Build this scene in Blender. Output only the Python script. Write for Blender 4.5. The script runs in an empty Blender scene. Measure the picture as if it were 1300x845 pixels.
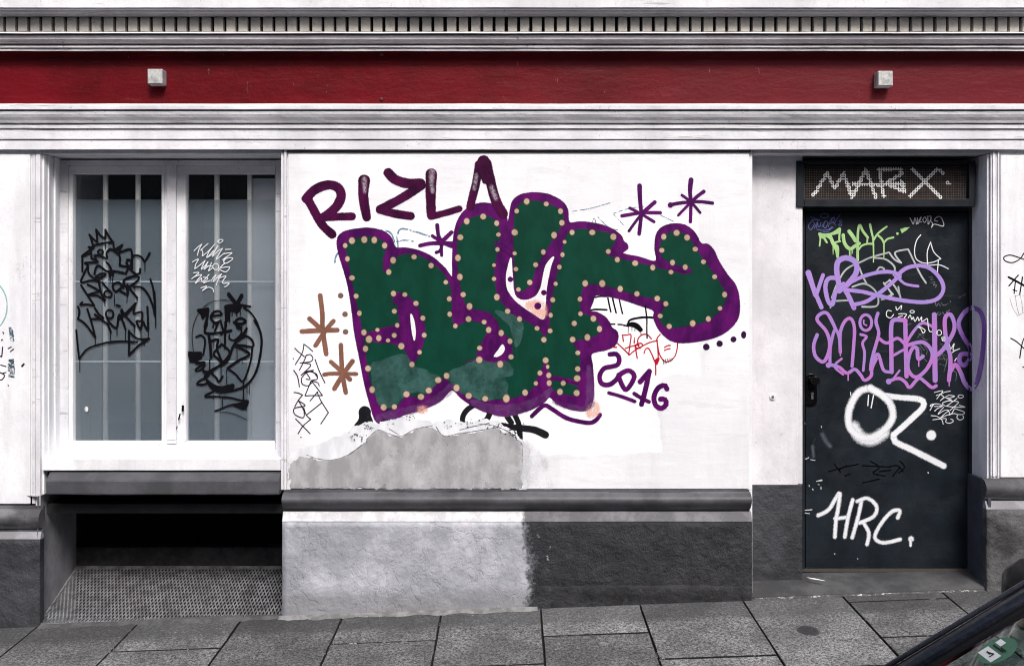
import bpy, bmesh, math, random
from mathutils import Vector, noise
from mathutils.geometry import tessellate_polygon
random.seed(7)
scene = bpy.context.scene
COL = scene.collection
R = math.radians
# measured layout: the facade stands in the plane y=0, the street lies towards -y.
F, D, YH, CZ = 1240.0, 5.4, 375.0, 1.72          # metres come from photo measurements at a known depth
def X(px, y=0.0): return (px-650.0)/F*(D+y)
def Z(py, y=0.0): return CZ+(YH-py)/F*(D+y)

# ------------------------------------------------------------------ objects
def tag(o, label=None, cat=None, group=None, kind=None):
    if label: o['label'] = label
    if cat: o['category'] = cat
    if group: o['group'] = group
    if kind: o['kind'] = kind
    return o
def empty(name, loc, label, cat, group=None):
    o = bpy.data.objects.new(name, None); COL.objects.link(o); o.location = loc
    o.empty_display_size = .2
    return tag(o, label, cat, group)
class MB:
    def __init__(s): s.v=[]; s.f=[]; s.mi=[]; s.a=[]; s.sm=[]
    def vert(s, p, a=1.0): s.v.append(tuple(p)); s.a.append(a); return len(s.v)-1
    def face(s, idx, mi=0, sm=False): s.f.append(list(idx)); s.mi.append(mi); s.sm.append(sm)
    def poly(s, pts, mi=0):
        s.face([s.vert(p) for p in pts], mi)
    def box(s, x0,x1,y0,y1,z0,z1, mi=0):
        i=[s.vert(p) for p in ((x0,y0,z0),(x1,y0,z0),(x1,y1,z0),(x0,y1,z0),(x0,y0,z1),(x1,y0,z1),(x1,y1,z1),(x0,y1,z1))]
        for q in ((0,3,2,1),(4,5,6,7),(0,1,5,4),(1,2,6,5),(2,3,7,6),(3,0,4,7)): s.face([i[k] for k in q], mi)
    def pbox(s, px0,px1,py0,py1, yf, yb, mi=0):       # py0 is the upper edge
        s.box(X(px0,yf),X(px1,yf),yf,yb,Z(py1,yf),Z(py0,yf),mi)
    def bar(s, a, b, w, h=None, mi=0, up=(0,0,1)):
        a=Vector(a); b=Vector(b); h=h or w; d=(b-a).normalized(); u=Vector(up)
        if abs(d.dot(u))>.95: u=Vector((1,0,0))
        r=d.cross(u).normalized()*w/2; u=r.cross(d).normalized()*h/2
        i=[s.vert(p) for p in (a-r-u,a+r-u,a+r+u,a-r+u,b-r-u,b+r-u,b+r+u,b-r+u)]
        for q in ((0,3,2,1),(4,5,6,7),(0,1,5,4),(1,2,6,5),(2,3,7,6),(3,0,4,7)): s.face([i[k] for k in q], mi)
    def cyl(s, a, b, r0, r1=None, n=20, mi=0, cap=True):
        a=Vector(a); b=Vector(b); r1=r0 if r1 is None else r1; d=(b-a).normalized()
        u=Vector((0,0,1)) if abs(d.z)<.9 else Vector((1,0,0)); p=d.cross(u).normalized(); q=p.cross(d)
        A=[s.vert(a+(p*math.cos(t)+q*math.sin(t))*r0) for t in [2*math.pi*k/n for k in range(n)]]
        B=[s.vert(b+(p*math.cos(t)+q*math.sin(t))*r1) for t in [2*math.pi*k/n for k in range(n)]]
        for k in range(n): s.face([A[k],A[(k+1)%n],B[(k+1)%n],B[k]],mi,True)
        if cap: s.face(A[::-1],mi); s.face(B,mi)
    def sweep(s, prof, x0, x1, seg=.06, jit=.0012, closed=False, seed=0.0, mi=0, caps=True):
        """profile of (y,z) swept along x with slight hand-made waviness"""
        n=max(1,int((x1-x0)/seg)); rows=[]
        for i in range(n+1):
            x=x0+(x1-x0)*i/n; row=[]
            for k,(y,z) in enumerate(prof):
                v=noise.noise(Vector((x*3.1+seed,k*1.7,seed)))+.6*noise.noise(Vector((x*14+seed,k*2.3,3+seed)))
                w=noise.noise(Vector((x*2.2+seed,k*1.1,9+seed)))+.6*noise.noise(Vector((x*17+seed,k*3.3,5+seed)))
                row.append(s.vert((x,y+v*jit,z+w*jit)))
            rows.append(row)
        m=len(prof)
        for i in range(n):
            for k in range(m if closed else m-1):
                k2=(k+1)%m
                s.face([rows[i][k],rows[i][k2],rows[i+1][k2],rows[i+1][k]],mi)
        if caps and closed: s.face(rows[0][::-1],mi); s.face(rows[-1],mi)
    def build(s, name, mats, parent=None, label=None, bevel=0, smooth=None, recalc=True, solid=0):
        me=bpy.data.meshes.new(name); me.from_pydata(s.v,[],s.f)
        if not isinstance(mats,(list,tuple)): mats=[mats]
        for m in mats: me.materials.append(m)
        for p,mi,sm in zip(me.polygons,s.mi,s.sm): p.material_index=mi; p.use_smooth=sm
        if any(a!=1.0 for a in s.a):
            at=me.attributes.new('soft','FLOAT','POINT'); at.data.foreach_set('value',s.a)
        if recalc:
            bm=bmesh.new(); bm.from_mesh(me); bmesh.ops.recalc_face_normals(bm,faces=bm.faces); bm.to_mesh(me); bm.free()
        me.update()
        o=bpy.data.objects.new(name,me); COL.objects.link(o)
        if bevel:
            b=o.modifiers.new('bevel','BEVEL'); b.width=bevel; b.segments=2; b.limit_method='ANGLE'; b.angle_limit=R(40); b.harden_normals=False
        if smooth is not None:
            for p in me.polygons: p.use_smooth=True
            try: me.set_sharp_from_angle(angle=R(smooth))
            except Exception: pass
        if parent:
            o.parent=parent
            w=Vector((0,0,0)); q=parent
            while q: w+=q.location; q=q.parent
            o.location=(0,0,0); me.transform(__import__('mathutils').Matrix.Translation(-w))
        if label: o['label']=label
        return o

# ------------------------------------------------------------------ materials
class NT:
    def __init__(s,name):
        s.m=bpy.data.materials.new(name); s.m.use_nodes=True; s.t=s.m.node_tree; s.t.nodes.clear()
        s.out=s.n('ShaderNodeOutputMaterial'); s.geo=s.n('ShaderNodeNewGeometry')
    def n(s,t,**k):
        o=s.t.nodes.new(t)
        for a,b in k.items(): setattr(o,a,b)
        return o
    def l(s,a,b): s.t.links.new(a,b)
    def setin(s,sock,v):
        if hasattr(v,'default_value') or hasattr(v,'is_output'): s.l(v,sock)
        else:
            if isinstance(v,(tuple,list)) and len(v)==3 and sock.type=='RGBA': v=(*v,1)
            sock.default_value=v
    def noise(s,scale,detail=5,rough=.6,stretch=(1,1,1),off=(0,0,0)):
        mp=s.n('ShaderNodeMapping'); mp.inputs['Scale'].default_value=stretch; mp.inputs['Location'].default_value=off
        s.l(s.geo.outputs['Position'],mp.inputs['Vector'])
        t=s.n('ShaderNodeTexNoise'); t.inputs['Scale'].default_value=scale; t.inputs['Detail'].default_value=detail; t.inputs['Roughness'].default_value=rough
        s.l(mp.outputs[0],t.inputs['Vector']); return t.outputs['Fac']
    def vor(s,scale,feature='F1',stretch=(1,1,1)):
        mp=s.n('ShaderNodeMapping'); mp.inputs['Scale'].default_value=stretch
        s.l(s.geo.outputs['Position'],mp.inputs['Vector'])
        t=s.n('ShaderNodeTexVoronoi'); t.feature=feature; t.inputs['Scale'].default_value=scale
        s.l(mp.outputs[0],t.inputs['Vector']); return t.outputs['Distance']
    def ramp(s,v,a,b,lo=0.0,hi=1.0):
        r=s.n('ShaderNodeMapRange'); r.interpolation_type='SMOOTHSTEP'
        for k,x in zip(('From Min','From Max','To Min','To Max'),(a,b,lo,hi)): r.inputs[k].default_value=x
        s.setin(r.inputs['Value'],v); return r.outputs['Result']
    def mix(s,f,a,b):
        m=s.n('ShaderNodeMix',data_type='RGBA'); s.setin(m.inputs['Factor'],f); s.setin(m.inputs[6],a); s.setin(m.inputs[7],b); return m.outputs[2]
    def mth(s,op,a,b=0.0,clamp=False):
        m=s.n('ShaderNodeMath',operation=op,use_clamp=clamp); s.setin(m.inputs[0],a); s.setin(m.inputs[1],b); return m.outputs[0]
    def pos(s,axis):
        q=s.n('ShaderNodeSeparateXYZ'); s.l(s.geo.outputs['Position'],q.inputs[0]); return q.outputs[axis]
    def bump(s,h,strength,dist=.01,prev=None):
        b=s.n('ShaderNodeBump'); b.inputs['Strength'].default_value=strength; b.inputs['Distance'].default_value=dist
        s.setin(b.inputs['Height'],h)
        if prev: s.l(prev,b.inputs['Normal'])
        return b.outputs[0]
    def bsdf(s,color,rough=.7,metal=0.0,normal=None,spec=.5):
        p=s.n('ShaderNodeBsdfPrincipled'); s.setin(p.inputs['Base Color'],color); s.setin(p.inputs['Roughness'],rough)
        p.inputs['Metallic'].default_value=metal; p.inputs['Specular IOR Level'].default_value=spec
        if normal: s.l(normal,p.inputs['Normal'])
        return p.outputs[0]
    def done(s,sh): s.l(sh,s.out.inputs['Surface']); return s.m

def plaster(name, c, c2=None, scale=2.5, grain=90, bump=.25, rough=.75, dirt=None, dirt_lo=.62, dirt_hi=.75, dscale=30, streak=False, lumps=.0, spec=.3, lines=0, stains=0):
    t=NT(name); c2=c2 or tuple(x*.88 for x in c)
    n1=t.noise(scale,8,.65, (1,1,.35) if streak else (1,1,1))
    col=t.mix(t.ramp(n1,.38,.64),c2,c)
    fine=t.noise(60,4,.7)
    col=t.mix(t.ramp(fine,.35,.5,.18,0),col,tuple(x*.6 for x in c))
    if dirt:
        d=t.mth('MULTIPLY',t.ramp(t.noise(dscale,6,.75,off=(3,1,7)),dirt_lo,dirt_hi),t.ramp(t.noise(3.3,3,.6,off=(9,2,2)),.42,.62,.15,1))
        col=t.mix(d,col,dirt)
    if stains:
        col=t.mix(t.ramp(t.noise(5,6,.65,(1,1,.12),(3,5,5)),.48,.68,0,stains),col,tuple(x*.55 for x in c))
        col=t.mix(t.ramp(t.noise(1.3,7,.7,off=(6,5,5)),.50,.66,0,stains*.8),col,tuple(x*.68 for x in c))
        ck=t.mth('MULTIPLY',t.ramp(t.mth('ABSOLUTE',t.mth('SUBTRACT',t.noise(2.6,9,.62,off=(5,9,9)),.5)),0,.0035,1,0),t.ramp(t.noise(2.1,4,.6,off=(1,2,9)),.56,.64,0,.7))
        col=t.mix(ck,col,(.20,.19,.19))
    if lines:
        col=t.mix(t.ramp(t.noise(42,5,.7,(.05,1,1)),.60,.67,0,lines),col,(.10,.095,.10))
    b=t.bump(t.noise(grain,6,.7),bump,.004)
    b=t.bump(t.noise(9,6,.6,off=(4,4,4)),bump*1.0,.012,b)
    if lumps: b=t.bump(t.noise(16,5,.6,off=(1,8,1)),lumps,.03,b)
    return t.done(t.bsdf(col,rough,normal=b,spec=spec))

def paint(name, c, var=.25, rough=.5, opac=1.0, lo=.3, hi=.7, grain=220, spec=.12, c2=None, wear=0.0, ws=45, wb=.05):
    """spray or brush paint whose edge fades with the 'soft' attribute into speckle"""
    t=NT(name); a=t.n('ShaderNodeAttribute',attribute_name='soft',attribute_type='GEOMETRY').outputs['Fac']
    n=t.noise(grain,3,.7); edge=t.mth('MULTIPLY',t.mth('MULTIPLY',a,t.mth('SUBTRACT',1.0,a)),4.0)
    v=t.mth('ADD',a,t.mth('MULTIPLY',t.mth('MULTIPLY',t.mth('SUBTRACT',n,.5),.9),edge))
    al=t.ramp(v,lo,hi,0,opac)
    if wear:
        al=t.mth('MULTIPLY',al,t.ramp(t.noise(ws,7,.75,off=(2,2,2)),wear-wb,wear+wb))
    dark=c2 or tuple(x*(1-var) for x in c)
    col=t.mix(t.ramp(t.noise(14,5,.6,(1,1,.5)),.35,.65),dark,c)
    p=t.bsdf(col,rough,spec=spec,normal=t.bump(t.noise(70,5,.7),.15,.003)); tr=t.n('ShaderNodeBsdfTransparent').outputs[0]
    m=t.n('ShaderNodeMixShader'); t.l(al,m.inputs[0]); t.l(tr,m.inputs[1]); t.l(p,m.inputs[2])
    return t.done(m.outputs[0])

# ------------------------------------------------------------------ painted strokes on a surface
def flat(y):                       # a wall plane facing the street
    return lambda px,py,off: (X(px,y),y-off,Z(py,y))
def catmull(P, closed=False, step=1.6):
    n=len(P); out=[]
    if n<3 and not closed:
        (a,b)=P; L=math.hypot(b[0]-a[0],b[1]-a[1]); k=max(1,int(L/max(step,2.5)))
        return [tuple(a[j]+(b[j]-a[j])*i/k for j in range(len(a))) for i in range(k+1)]
    rng=n if closed else n-1
    for i in range(rng):
        p0=P[(i-1)%n] if closed or i>0 else P[0]; p1=P[i]; p2=P[(i+1)%n]; p3=P[(i+2)%n] if closed or i+2<n else P[-1]
        L=math.hypot(p2[0]-p1[0],p2[1]-p1[1]); k=max(1,int(L/step))
        for j in range(k):
            t=j/k
            out.append(tuple(.5*((2*p1[c])+(-p0[c]+p2[c])*t+(2*p0[c]-5*p1[c]+4*p2[c]-p3[c])*t*t+(-p0[c]+3*p1[c]-3*p2[c]+p3[c])*t**3) for c in range(len(p1))))
    if not closed: out.append(tuple(P[-1]))
    return out
class Paint:
    def __init__(s, view=(0,0,1), surf=None, off=.0004, feather=.55, k0=0):
        s.mb=MB(); s.view(view); s.surf=surf or flat(0); s.off=off; s.k=k0; s.fe=feather
    def view(s,v): s.ox,s.oy,s.s=v
    def T(s,p): return (s.ox+p[0]/s.s, s.oy+p[1]/s.s)
    def pts(s,t):
        if isinstance(t,str): t=[tuple(float(c) for c in q.split(',')) for q in t.split()]
        return [s.T(p) for p in t]
    def nextk(s):
        s.k+=1; return s.off*.3+s.k*.00005
    def ribbon(s, P, w, fe, base, caps=True, closed=False):
        n=len(P); mb=s.mb
        if n<2: return
        rows=[]
        for i,p in enumerate(P):
            a=P[(i-1)%n] if (closed or i>0) else P[0]; b=P[(i+1)%n] if (closed or i<n-1) else P[-1]
            dx,dy=b[0]-a[0],b[1]-a[1]; L=math.hypot(dx,dy) or 1; nx,ny=-dy/L,dx/L
            ww=w(i/(n-1)) if callable(w) else w
            ww*=1+.07*noise.noise(Vector((p[0]*.12,p[1]*.12,s.k)))
            r=ww/2; inn=max(r-fe,r*.25); o=base+i*.000004
            row=[]
            for q,al in ((-(r+fe),0.),(-inn,1.),(inn,1.),(r+fe,0.)):
                row.append(mb.vert(s.surf(p[0]+nx*q,p[1]+ny*q,o),al))
            rows.append((row,nx,ny,r,inn,o))
        for i in range(n if closed else n-1):
            A=rows[i][0]; B=rows[(i+1)%n][0]
            for q in range(3): mb.face([A[q],A[q+1],B[q+1],B[q]])
        if caps and not closed:
            for end in (0,-1):
                row,nx,ny,r,inn,o=rows[end]; p=P[end]; sg=1 if end==0 else -1
                base_a=math.atan2(ny,nx); m=5 if r<3 else 8
                c=mb.vert(s.surf(p[0],p[1],o),1.)
                I=[];O=[]
                for j in range(m+1):
                    t=base_a+sg*math.pi*j/m
                    I.append(mb.vert(s.surf(p[0]+math.cos(t)*inn,p[1]+math.sin(t)*inn,o),1.))
                    O.append(mb.vert(s.surf(p[0]+math.cos(t)*(r+fe),p[1]+math.sin(t)*(r+fe),o),0.))
                for j in range(m):
                    mb.face([c,I[j],I[j+1]]); mb.face([I[j],O[j],O[j+1],I[j+1]])
    def S(s, t, w, fe=None, w2=None):      # smooth stroke, widths in view pixels
        P=s.pts(t); w=w/s.s; fe=s.fe if fe is None else fe
        wf=w if w2 is None else (lambda u,a=w,b=w2/s.s: a+(b-a)*u)
        s.ribbon(catmull(P,step=max(1.0,min(w*.4,3))), wf, fe, s.nextk())
        return s
    def L(s, t, w, fe=None):               # angular stroke
        P=s.pts(t); fe=s.fe if fe is None else fe
        for a,b in zip(P,P[1:]): s.ribbon(catmull([a,b]), w/s.s, fe, s.nextk())
        return s
    def O(s, cx,cy,rx,ry,w,fe=None,rot=0):
        P=[(cx+rx*math.cos(t)*math.cos(rot)-ry*math.sin(t)*math.sin(rot), cy+rx*math.cos(t)*math.sin(rot)+ry*math.sin(t)*math.cos(rot)) for t in [2*math.pi*k/14 for k in range(14)]]
        s.ribbon(catmull([s.T(p) for p in P],True,1.2), w/s.s, s.fe if fe is None else fe, s.nextk(), closed=True); return s
    def dot(s, x,y,r,ry=None,fe=None):
        fe=s.fe if fe is None else fe; px,py=s.T((x,y)); r=r/s.s; ry=(ry/s.s) if ry else r; o=s.nextk(); n=16
        c=s.mb.vert(s.surf(px,py,o),1.); I=[];O=[]
        for j in range(n):
            t=2*math.pi*j/n
            I.append(s.mb.vert(s.surf(px+math.cos(t)*max(r-fe,r*.3),py+math.sin(t)*max(ry-fe,ry*.3),o),1.))
            O.append(s.mb.vert(s.surf(px+math.cos(t)*(r+fe),py+math.sin(t)*(ry+fe),o),0.))
        for j in range(n):
            s.mb.face([c,I[j],I[(j+1)%n]]); s.mb.face([I[j],O[j],O[(j+1)%n],I[(j+1)%n]])
        return s
    def P(s, t, fe=None, smooth=True, rough=0.0, holes=()):   # filled area with a soft rim
        fe=s.fe if fe is None else fe; o=s.nextk(); loops=[]
        for q in (t,*holes):
            P=s.pts(q); 
            if smooth: P=catmull(P,True,2.0)
            elif rough: P=[(a[0]+(b[0]-a[0])*k/m,a[1]+(b[1]-a[1])*k/m) for a,b in zip(P,P[1:]+P[:1]) for m in [max(1,int(math.hypot(b[0]-a[0],b[1]-a[1])/1.5))] for k in range(m)]
            if rough:
                P=[(x+rough*(noise.noise(Vector((x*.11,y*.11,1)))*1.3+noise.noise(Vector((x*.4,y*.4,2)))*.7),
                    y+rough*(noise.noise(Vector((x*.11,y*.11,5)))*1.3+noise.noise(Vector((x*.4,y*.4,7)))*.7)) for x,y in P]
            loops.append(P)
        tris=tessellate_polygon([[Vector((x,y,0)) for x,y in P] for P in loops])
        flatp=[p for P in loops for p in P]; idx=[s.mb.vert(s.surf(x,y,o),1.) for x,y in flatp]
        for a,b,c in tris: s.mb.face([idx[a],idx[b],idx[c]])
        b0=0
        for P in loops:
            n=len(P); area=sum(P[i][0]*P[(i+1)%n][1]-P[(i+1)%n][0]*P[i][1] for i in range(n)); sg=1 if area>0 else -1
            if b0: sg=-sg
            out=[]
            for i,p in enumerate(P):
                a=P[i-1]; b=P[(i+1)%n]; dx,dy=b[0]-a[0],b[1]-a[1]; L=math.hypot(dx,dy) or 1
                out.append(s.mb.vert(s.surf(p[0]+sg*dy/L*fe*2,p[1]-sg*dx/L*fe*2,o),0.))
            for i in range(n):
                j=(i+1)%n; s.mb.face([idx[b0+i],idx[b0+j],out[j],out[i]])
            b0+=n
        return s
    def build(s,name,mat,parent,label=None):
        return s.mb.build(name,mat,parent,label,recalc=False)
VA=(360,190,4.025); VB=(640,190,4.025); VC=(360,390,4.025); VD=(640,390,4.025)
VG=(1000,190,4.0233); VH=(1000,390,4.0233)
# ================================================================== materials of the place
WHITE=(.80,.81,.835)
m_white = plaster('white_wall_paint', WHITE, (.70,.70,.74), 2.2, 70, .22, .7, dirt=(.16,.16,.17), dirt_lo=.64, dirt_hi=.69, dscale=34, stains=.35)
m_trim  = plaster('white_trim_paint', (.74,.74,.78), (.60,.60,.64), 3, 60, .3, .6, dirt=(.07,.065,.07), dirt_lo=.62, dirt_hi=.67, dscale=44, lines=.5, stains=.3)
m_corn  = plaster('old_cornice_paint', (.80,.77,.79), (.60,.57,.60), 3, 60, .35, .65, dirt=(.06,.055,.05), dirt_lo=.61, dirt_hi=.67, dscale=38, lines=.5)
m_dent  = plaster('dentil_paint', (.54,.51,.455), (.36,.345,.32), 4, 60, .3, .7, dirt=(.05,.045,.04), dirt_lo=.60, dirt_hi=.7, dscale=40)
m_gap   = plaster('near_black_backing', (.03,.028,.03), (.02,.02,.02), 5, 60, .3, .9)  # near-black colour for the backing between the dentils
def mat_red():
    t=NT('red_frieze_paint'); c=t.mix(t.ramp(t.noise(1.6,7,.65),.36,.64),(.070,.0010,.003),(.122,.0018,.006))
    x=t.ramp(t.mth('ADD',t.pos('X'),t.mth('MULTIPLY',t.noise(1.2,5,.6),1.2)),-.2,2.6,0,.75)       # the right half has faded
    c=t.mix(x,c,(.120,.012,.018))
    c=t.mix(t.ramp(t.noise(30,6,.8,(.10,1,1)),.58,.68,0,.35),c,(.20,.035,.04))
    c=t.mix(t.ramp(t.noise(26,6,.8,(1,1,.25),(4,4,4)),.64,.70,0,.5),c,(.34,.14,.15))
    c=t.mix(t.ramp(t.noise(20,6,.8,off=(8,4,4)),.66,.70,0,.7),c,(.02,.004,.005))
    b=t.bump(t.noise(36,6,.75),.5,.006); b=t.bump(t.noise(6,5,.6,(.3,1,1)),.5,.02,b)
    return t.done(t.bsdf(c,.5,normal=b,spec=.12))
m_red=mat_red()
m_grey  = plaster('dark_plinth_paint', (.048,.050,.058), (.024,.025,.030), 3.5, 45, .55, .6, dirt=(.30,.30,.31), dirt_lo=.70, dirt_hi=.78, dscale=34, lumps=.6)
m_mould = plaster('grey_moulding_paint', (.095,.095,.108), (.05,.05,.057), 4, 45, .4, .5, dirt=(.45,.45,.45), dirt_lo=.70, dirt_hi=.76, dscale=30)
m_ledge = plaster('grey_ledge_paint', (.085,.086,.097), (.05,.051,.058), 4, 50, .4, .6, dirt=(.4,.4,.42), dirt_lo=.72, dirt_hi=.78, dscale=34)
m_side  = plaster('light_grey_side_paint', (.32,.32,.35), (.20,.20,.22), 4, 50, .5, .7, dirt=(.04,.04,.04), dirt_lo=.68, dirt_hi=.72, dscale=20)
m_reveal= plaster('lilac_grey_reveal_paint', (.82,.82,.86), (.60,.60,.64), 5, 60, .4, .6, dirt=(.06,.06,.07), dirt_lo=.60, dirt_hi=.72, dscale=24, streak=True)
m_strip = plaster('strip_wall_paint', (.72,.71,.75), (.58,.57,.60), 2.5, 80, .3, .75, dirt=(.06,.05,.05), dirt_lo=.64, dirt_hi=.69, dscale=40, stains=.4)
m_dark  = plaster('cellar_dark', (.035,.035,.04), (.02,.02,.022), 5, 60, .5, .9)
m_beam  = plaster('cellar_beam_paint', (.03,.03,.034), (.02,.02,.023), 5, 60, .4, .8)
m_step  = plaster('door_step_stone', (.075,.077,.08), (.038,.039,.042), 5, 120, .6, .8, dirt=(.5,.5,.5), dirt_lo=.70, dirt_hi=.74, dscale=60)
m_upper = plaster('upper_storey_paint', (.55,.55,.56), (.45,.45,.46), 2, 60, .3, .8)
def mat_plinth():
    t=NT('patched_plinth_render')
    # light cement render up to a ragged edge, dark paint beyond it
    x=t.mth('ADD',t.pos('X'),t.mth('ADD',t.mth('MULTIPLY',t.mth('SUBTRACT',t.noise(6,3,.6),.5),.22),t.mth('MULTIPLY',t.mth('SUBTRACT',t.noise(60,5,.8),.5),.16)))
    x=t.mth('SUBTRACT',x,t.mth('MULTIPLY',t.pos('Z'),-.05))
    f=t.ramp(x,X(676)-.025,X(676)+.035)
    l1=t.mix(t.ramp(t.noise(3.5,8,.6),.36,.66),(.31,.32,.36),(.48,.49,.54))
    l1=t.mix(t.ramp(t.noise(2.6,5,.7,off=(5,5,1)),.46,.60,0,.45),l1,(.21,.22,.255))
    zz=t.mth('ADD',t.pos('Z'),t.mth('MULTIPLY',t.noise(6,3,.6),.10))
    l1=t.mix(t.ramp(zz,.10,.19,.75,0),l1,(.20,.20,.215))           # darker towards the bottom
    l1=t.mix(t.ramp(t.noise(160,3,.8),.60,.72,0,.5),l1,(.25,.25,.27))
    d1=t.mix(t.ramp(t.noise(9,7,.75),.38,.62),(.015,.016,.0195),(.032,.0335,.040))
    d1=t.mix(t.mth('MULTIPLY',t.ramp(t.noise(26,6,.8),.60,.66),t.ramp(x,X(676)+.05,X(676)+.22,.9,0)),d1,(.40,.42,.46))
    d1=t.mix(t.ramp(t.noise(60,5,.8,off=(1,1,8)),.70,.76,0,.6),d1,(.3,.3,.32))
    col=t.mix(f,l1,d1)
    b=t.bump(t.noise(110,5,.7),.45,.005)
    b=t.bump(t.noise(11,7,.6,off=(7,1,1)),.55,.03,b)
    lum=t.mth('MULTIPLY',t.noise(8,8,.72,off=(2,8,2)),f); b=t.bump(lum,.9,.05,b)
    ridge=t.mth('MULTIPLY',t.ramp(t.mth('ABSOLUTE',t.mth('SUBTRACT',t.noise(3.2,8,.6,(1,1,.6),(4,1,3)),.5)),0,.012,0,1),1.0); b=t.bump(ridge,.5,.006,b)
    b=t.bump(f,-.35,.006,b)
    return t.done(t.bsdf(col,.58,normal=b,spec=.45))
m_plinth=mat_plinth()
def mat_slope():
    t=NT('plinth_slope_paint')
    x=t.mth('ADD',t.pos('X'),t.mth('MULTIPLY',t.mth('SUBTRACT',t.noise(18,5,.7),.5),.1))
    f=t.ramp(x,X(662)-.01,X(662)+.02)
    a=t.mix(t.ramp(t.noise(12,6,.7),.4,.6),(.50,.50,.53),(.66,.66,.70)); c=t.mix(t.ramp(t.noise(9,6,.7),.4,.6),(.12,.12,.135),(.19,.19,.21))
    return t.done(t.bsdf(t.mix(f,a,c),.7,normal=t.bump(t.noise(40,6,.7),.4,.008),spec=.3))
m_slope=mat_slope()
def mat_panel():
    t=NT('brushed_white_panel')
    z=t.mth('ADD',t.pos('Z'),t.mth('MULTIPLY',t.mth('SUBTRACT',t.noise(5,6,.6),.5),.05))
    base=t.mix(t.ramp(t.noise(1.7,7,.6),.35,.65),(.70,.71,.745),(.785,.795,.825))
    base=t.mix(t.ramp(t.noise(40,5,.7,(.12,1,1)),.42,.6,.22,0),base,(.60,.605,.64))     # brush lines
    base=t.mix(t.mth('MULTIPLY',t.ramp(t.noise(55,5,.85,off=(3,3,3)),.66,.69),.8),base,(.12,.12,.13))
    base=t.mix(t.ramp(t.noise(4,6,.65,(1,1,.15),(3,5,5)),.50,.70,0,.3),base,(.50,.50,.53))
    base=t.mix(t.ramp(t.noise(14,6,.7,(.2,1,1),(8,8,8)),.56,.66,0,.4),base,(.58,.585,.62))
    xx=t.mth('ADD',t.pos('X'),t.mth('MULTIPLY',t.mth('SUBTRACT',t.noise(5,5,.6,off=(2,7,7)),.5),.14)); z2=t.mth('ADD',z,t.mth('MULTIPLY',t.mth('SUBTRACT',t.noise(3,4,.6,off=(2,1,7)),.5),.16))
    m1=t.mth('MULTIPLY',t.mth('MULTIPLY',t.ramp(xx,X(388)-.05,X(388)+.05),t.ramp(xx,X(838)-.006,X(838)+.006,1,0)),t.mth('MULTIPLY',t.ramp(z2,Z(578)-.006,Z(578)+.006),t.ramp(z2,Z(272)-.03,Z(272)+.03,1,0)))
    m2=t.mth('MULTIPLY',t.mth('MULTIPLY',t.ramp(xx,X(800),X(801)),t.ramp(xx,X(885)-.006,X(885)+.006,1,0)),t.mth('MULTIPLY',t.ramp(z2,Z(476)-.006,Z(476)+.006),t.ramp(z2,Z(272)-.03,Z(272)+.03,1,0)))
    base=t.mix(t.mth('MULTIPLY',t.mth('MAXIMUM',m1,m2),.6),base,(.85,.86,.88))
    b=t.bump(t.noise(60,5,.7,(.25,1,1)),.16,.004); b=t.bump(t.noise(8,6,.6),.22,.012,b)
    b=t.bump(t.noise(150,3,.7),.15,.003,b)
    return t.done(t.bsdf(base,.65,normal=b,spec=.3))
m_panel=mat_panel()
def simple(name,c,rough=.5,metal=0.0,var=.15,scale=20,bump=.1,spec=.5):
    t=NT(name); col=t.mix(t.ramp(t.noise(scale,6,.65),.35,.65),tuple(x*(1-var) for x in c),c)
    rr=t.ramp(t.noise(scale*2,4,.6),.3,.7,max(.03,rough-.08),min(1,rough+.08))
    return t.done(t.bsdf(col,rr,metal,t.bump(t.noise(scale*4,4,.6),bump,.003),spec))
m_door  = simple('dark_steel_door_paint',(.0065,.0105,.016),.5,0,.45,5,.18,.12)
def mat_door():
    t=NT('scuffed_steel_door'); c=t.mix(t.ramp(t.noise(3,7,.65),.35,.65),(.0052,.0080,.0115),(.0105,.0155,.022))
    c=t.mix(t.ramp(t.noise(34,6,.8,(.06,1,1)),.60,.70,0,.5),c,(.03,.038,.048))
    c=t.mix(t.ramp(t.noise(24,6,.85,(1,1,.4),(4,4,4)),.63,.70,0,.6),c,(.035,.042,.052))
    c=t.mix(t.ramp(t.noise(70,4,.85,off=(7,7,7)),.68,.71,0,.7),c,(.14,.15,.17))
    r=t.ramp(t.noise(5,6,.7,off=(1,9,1)),.3,.7,.32,.62)
    return t.done(t.bsdf(c,r,normal=t.bump(t.noise(7,5,.55),.25,.02,t.bump(t.noise(90,4,.7),.2,.002)),spec=.22))
m_door=mat_door()
m_dframe= simple('dark_door_frame_paint',(.014,.018,.024),.5,0,.35,9,.15,.2)
m_black = simple('black_plastic',(.003,.003,.0035),.2)
m_steel = simple('dull_steel',(.45,.45,.46),.35,1.0,.3,30)
m_alu   = simple('brushed_aluminium_box',(.42,.425,.43),.5,.3,.35,26,.3)
m_grate = simple('galvanised_steel',(.36,.37,.39),.5,.3,.6,16,.2)
m_wire  = simple('grimy_wire_mesh',(.10,.085,.08),.6,.2,.4,40)
m_wirew = simple('wire_sprayed_white',(.85,.85,.86),.6)
m_bar   = simple('cream_window_bar',(.92,.89,.85),.6,0,.1,10)
m_seam_glint  = simple('pale_seam_glint',(.32,.36,.42),.5)
m_paper = simple('paper',(.7,.7,.7),.8)
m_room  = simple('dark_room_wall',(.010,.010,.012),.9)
m_roomb = simple('brown_room_wall',(.035,.014,.012),.9)
m_blind = simple('pale_side_blind',(.55,.56,.60),.8,0,.1,6)
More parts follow.
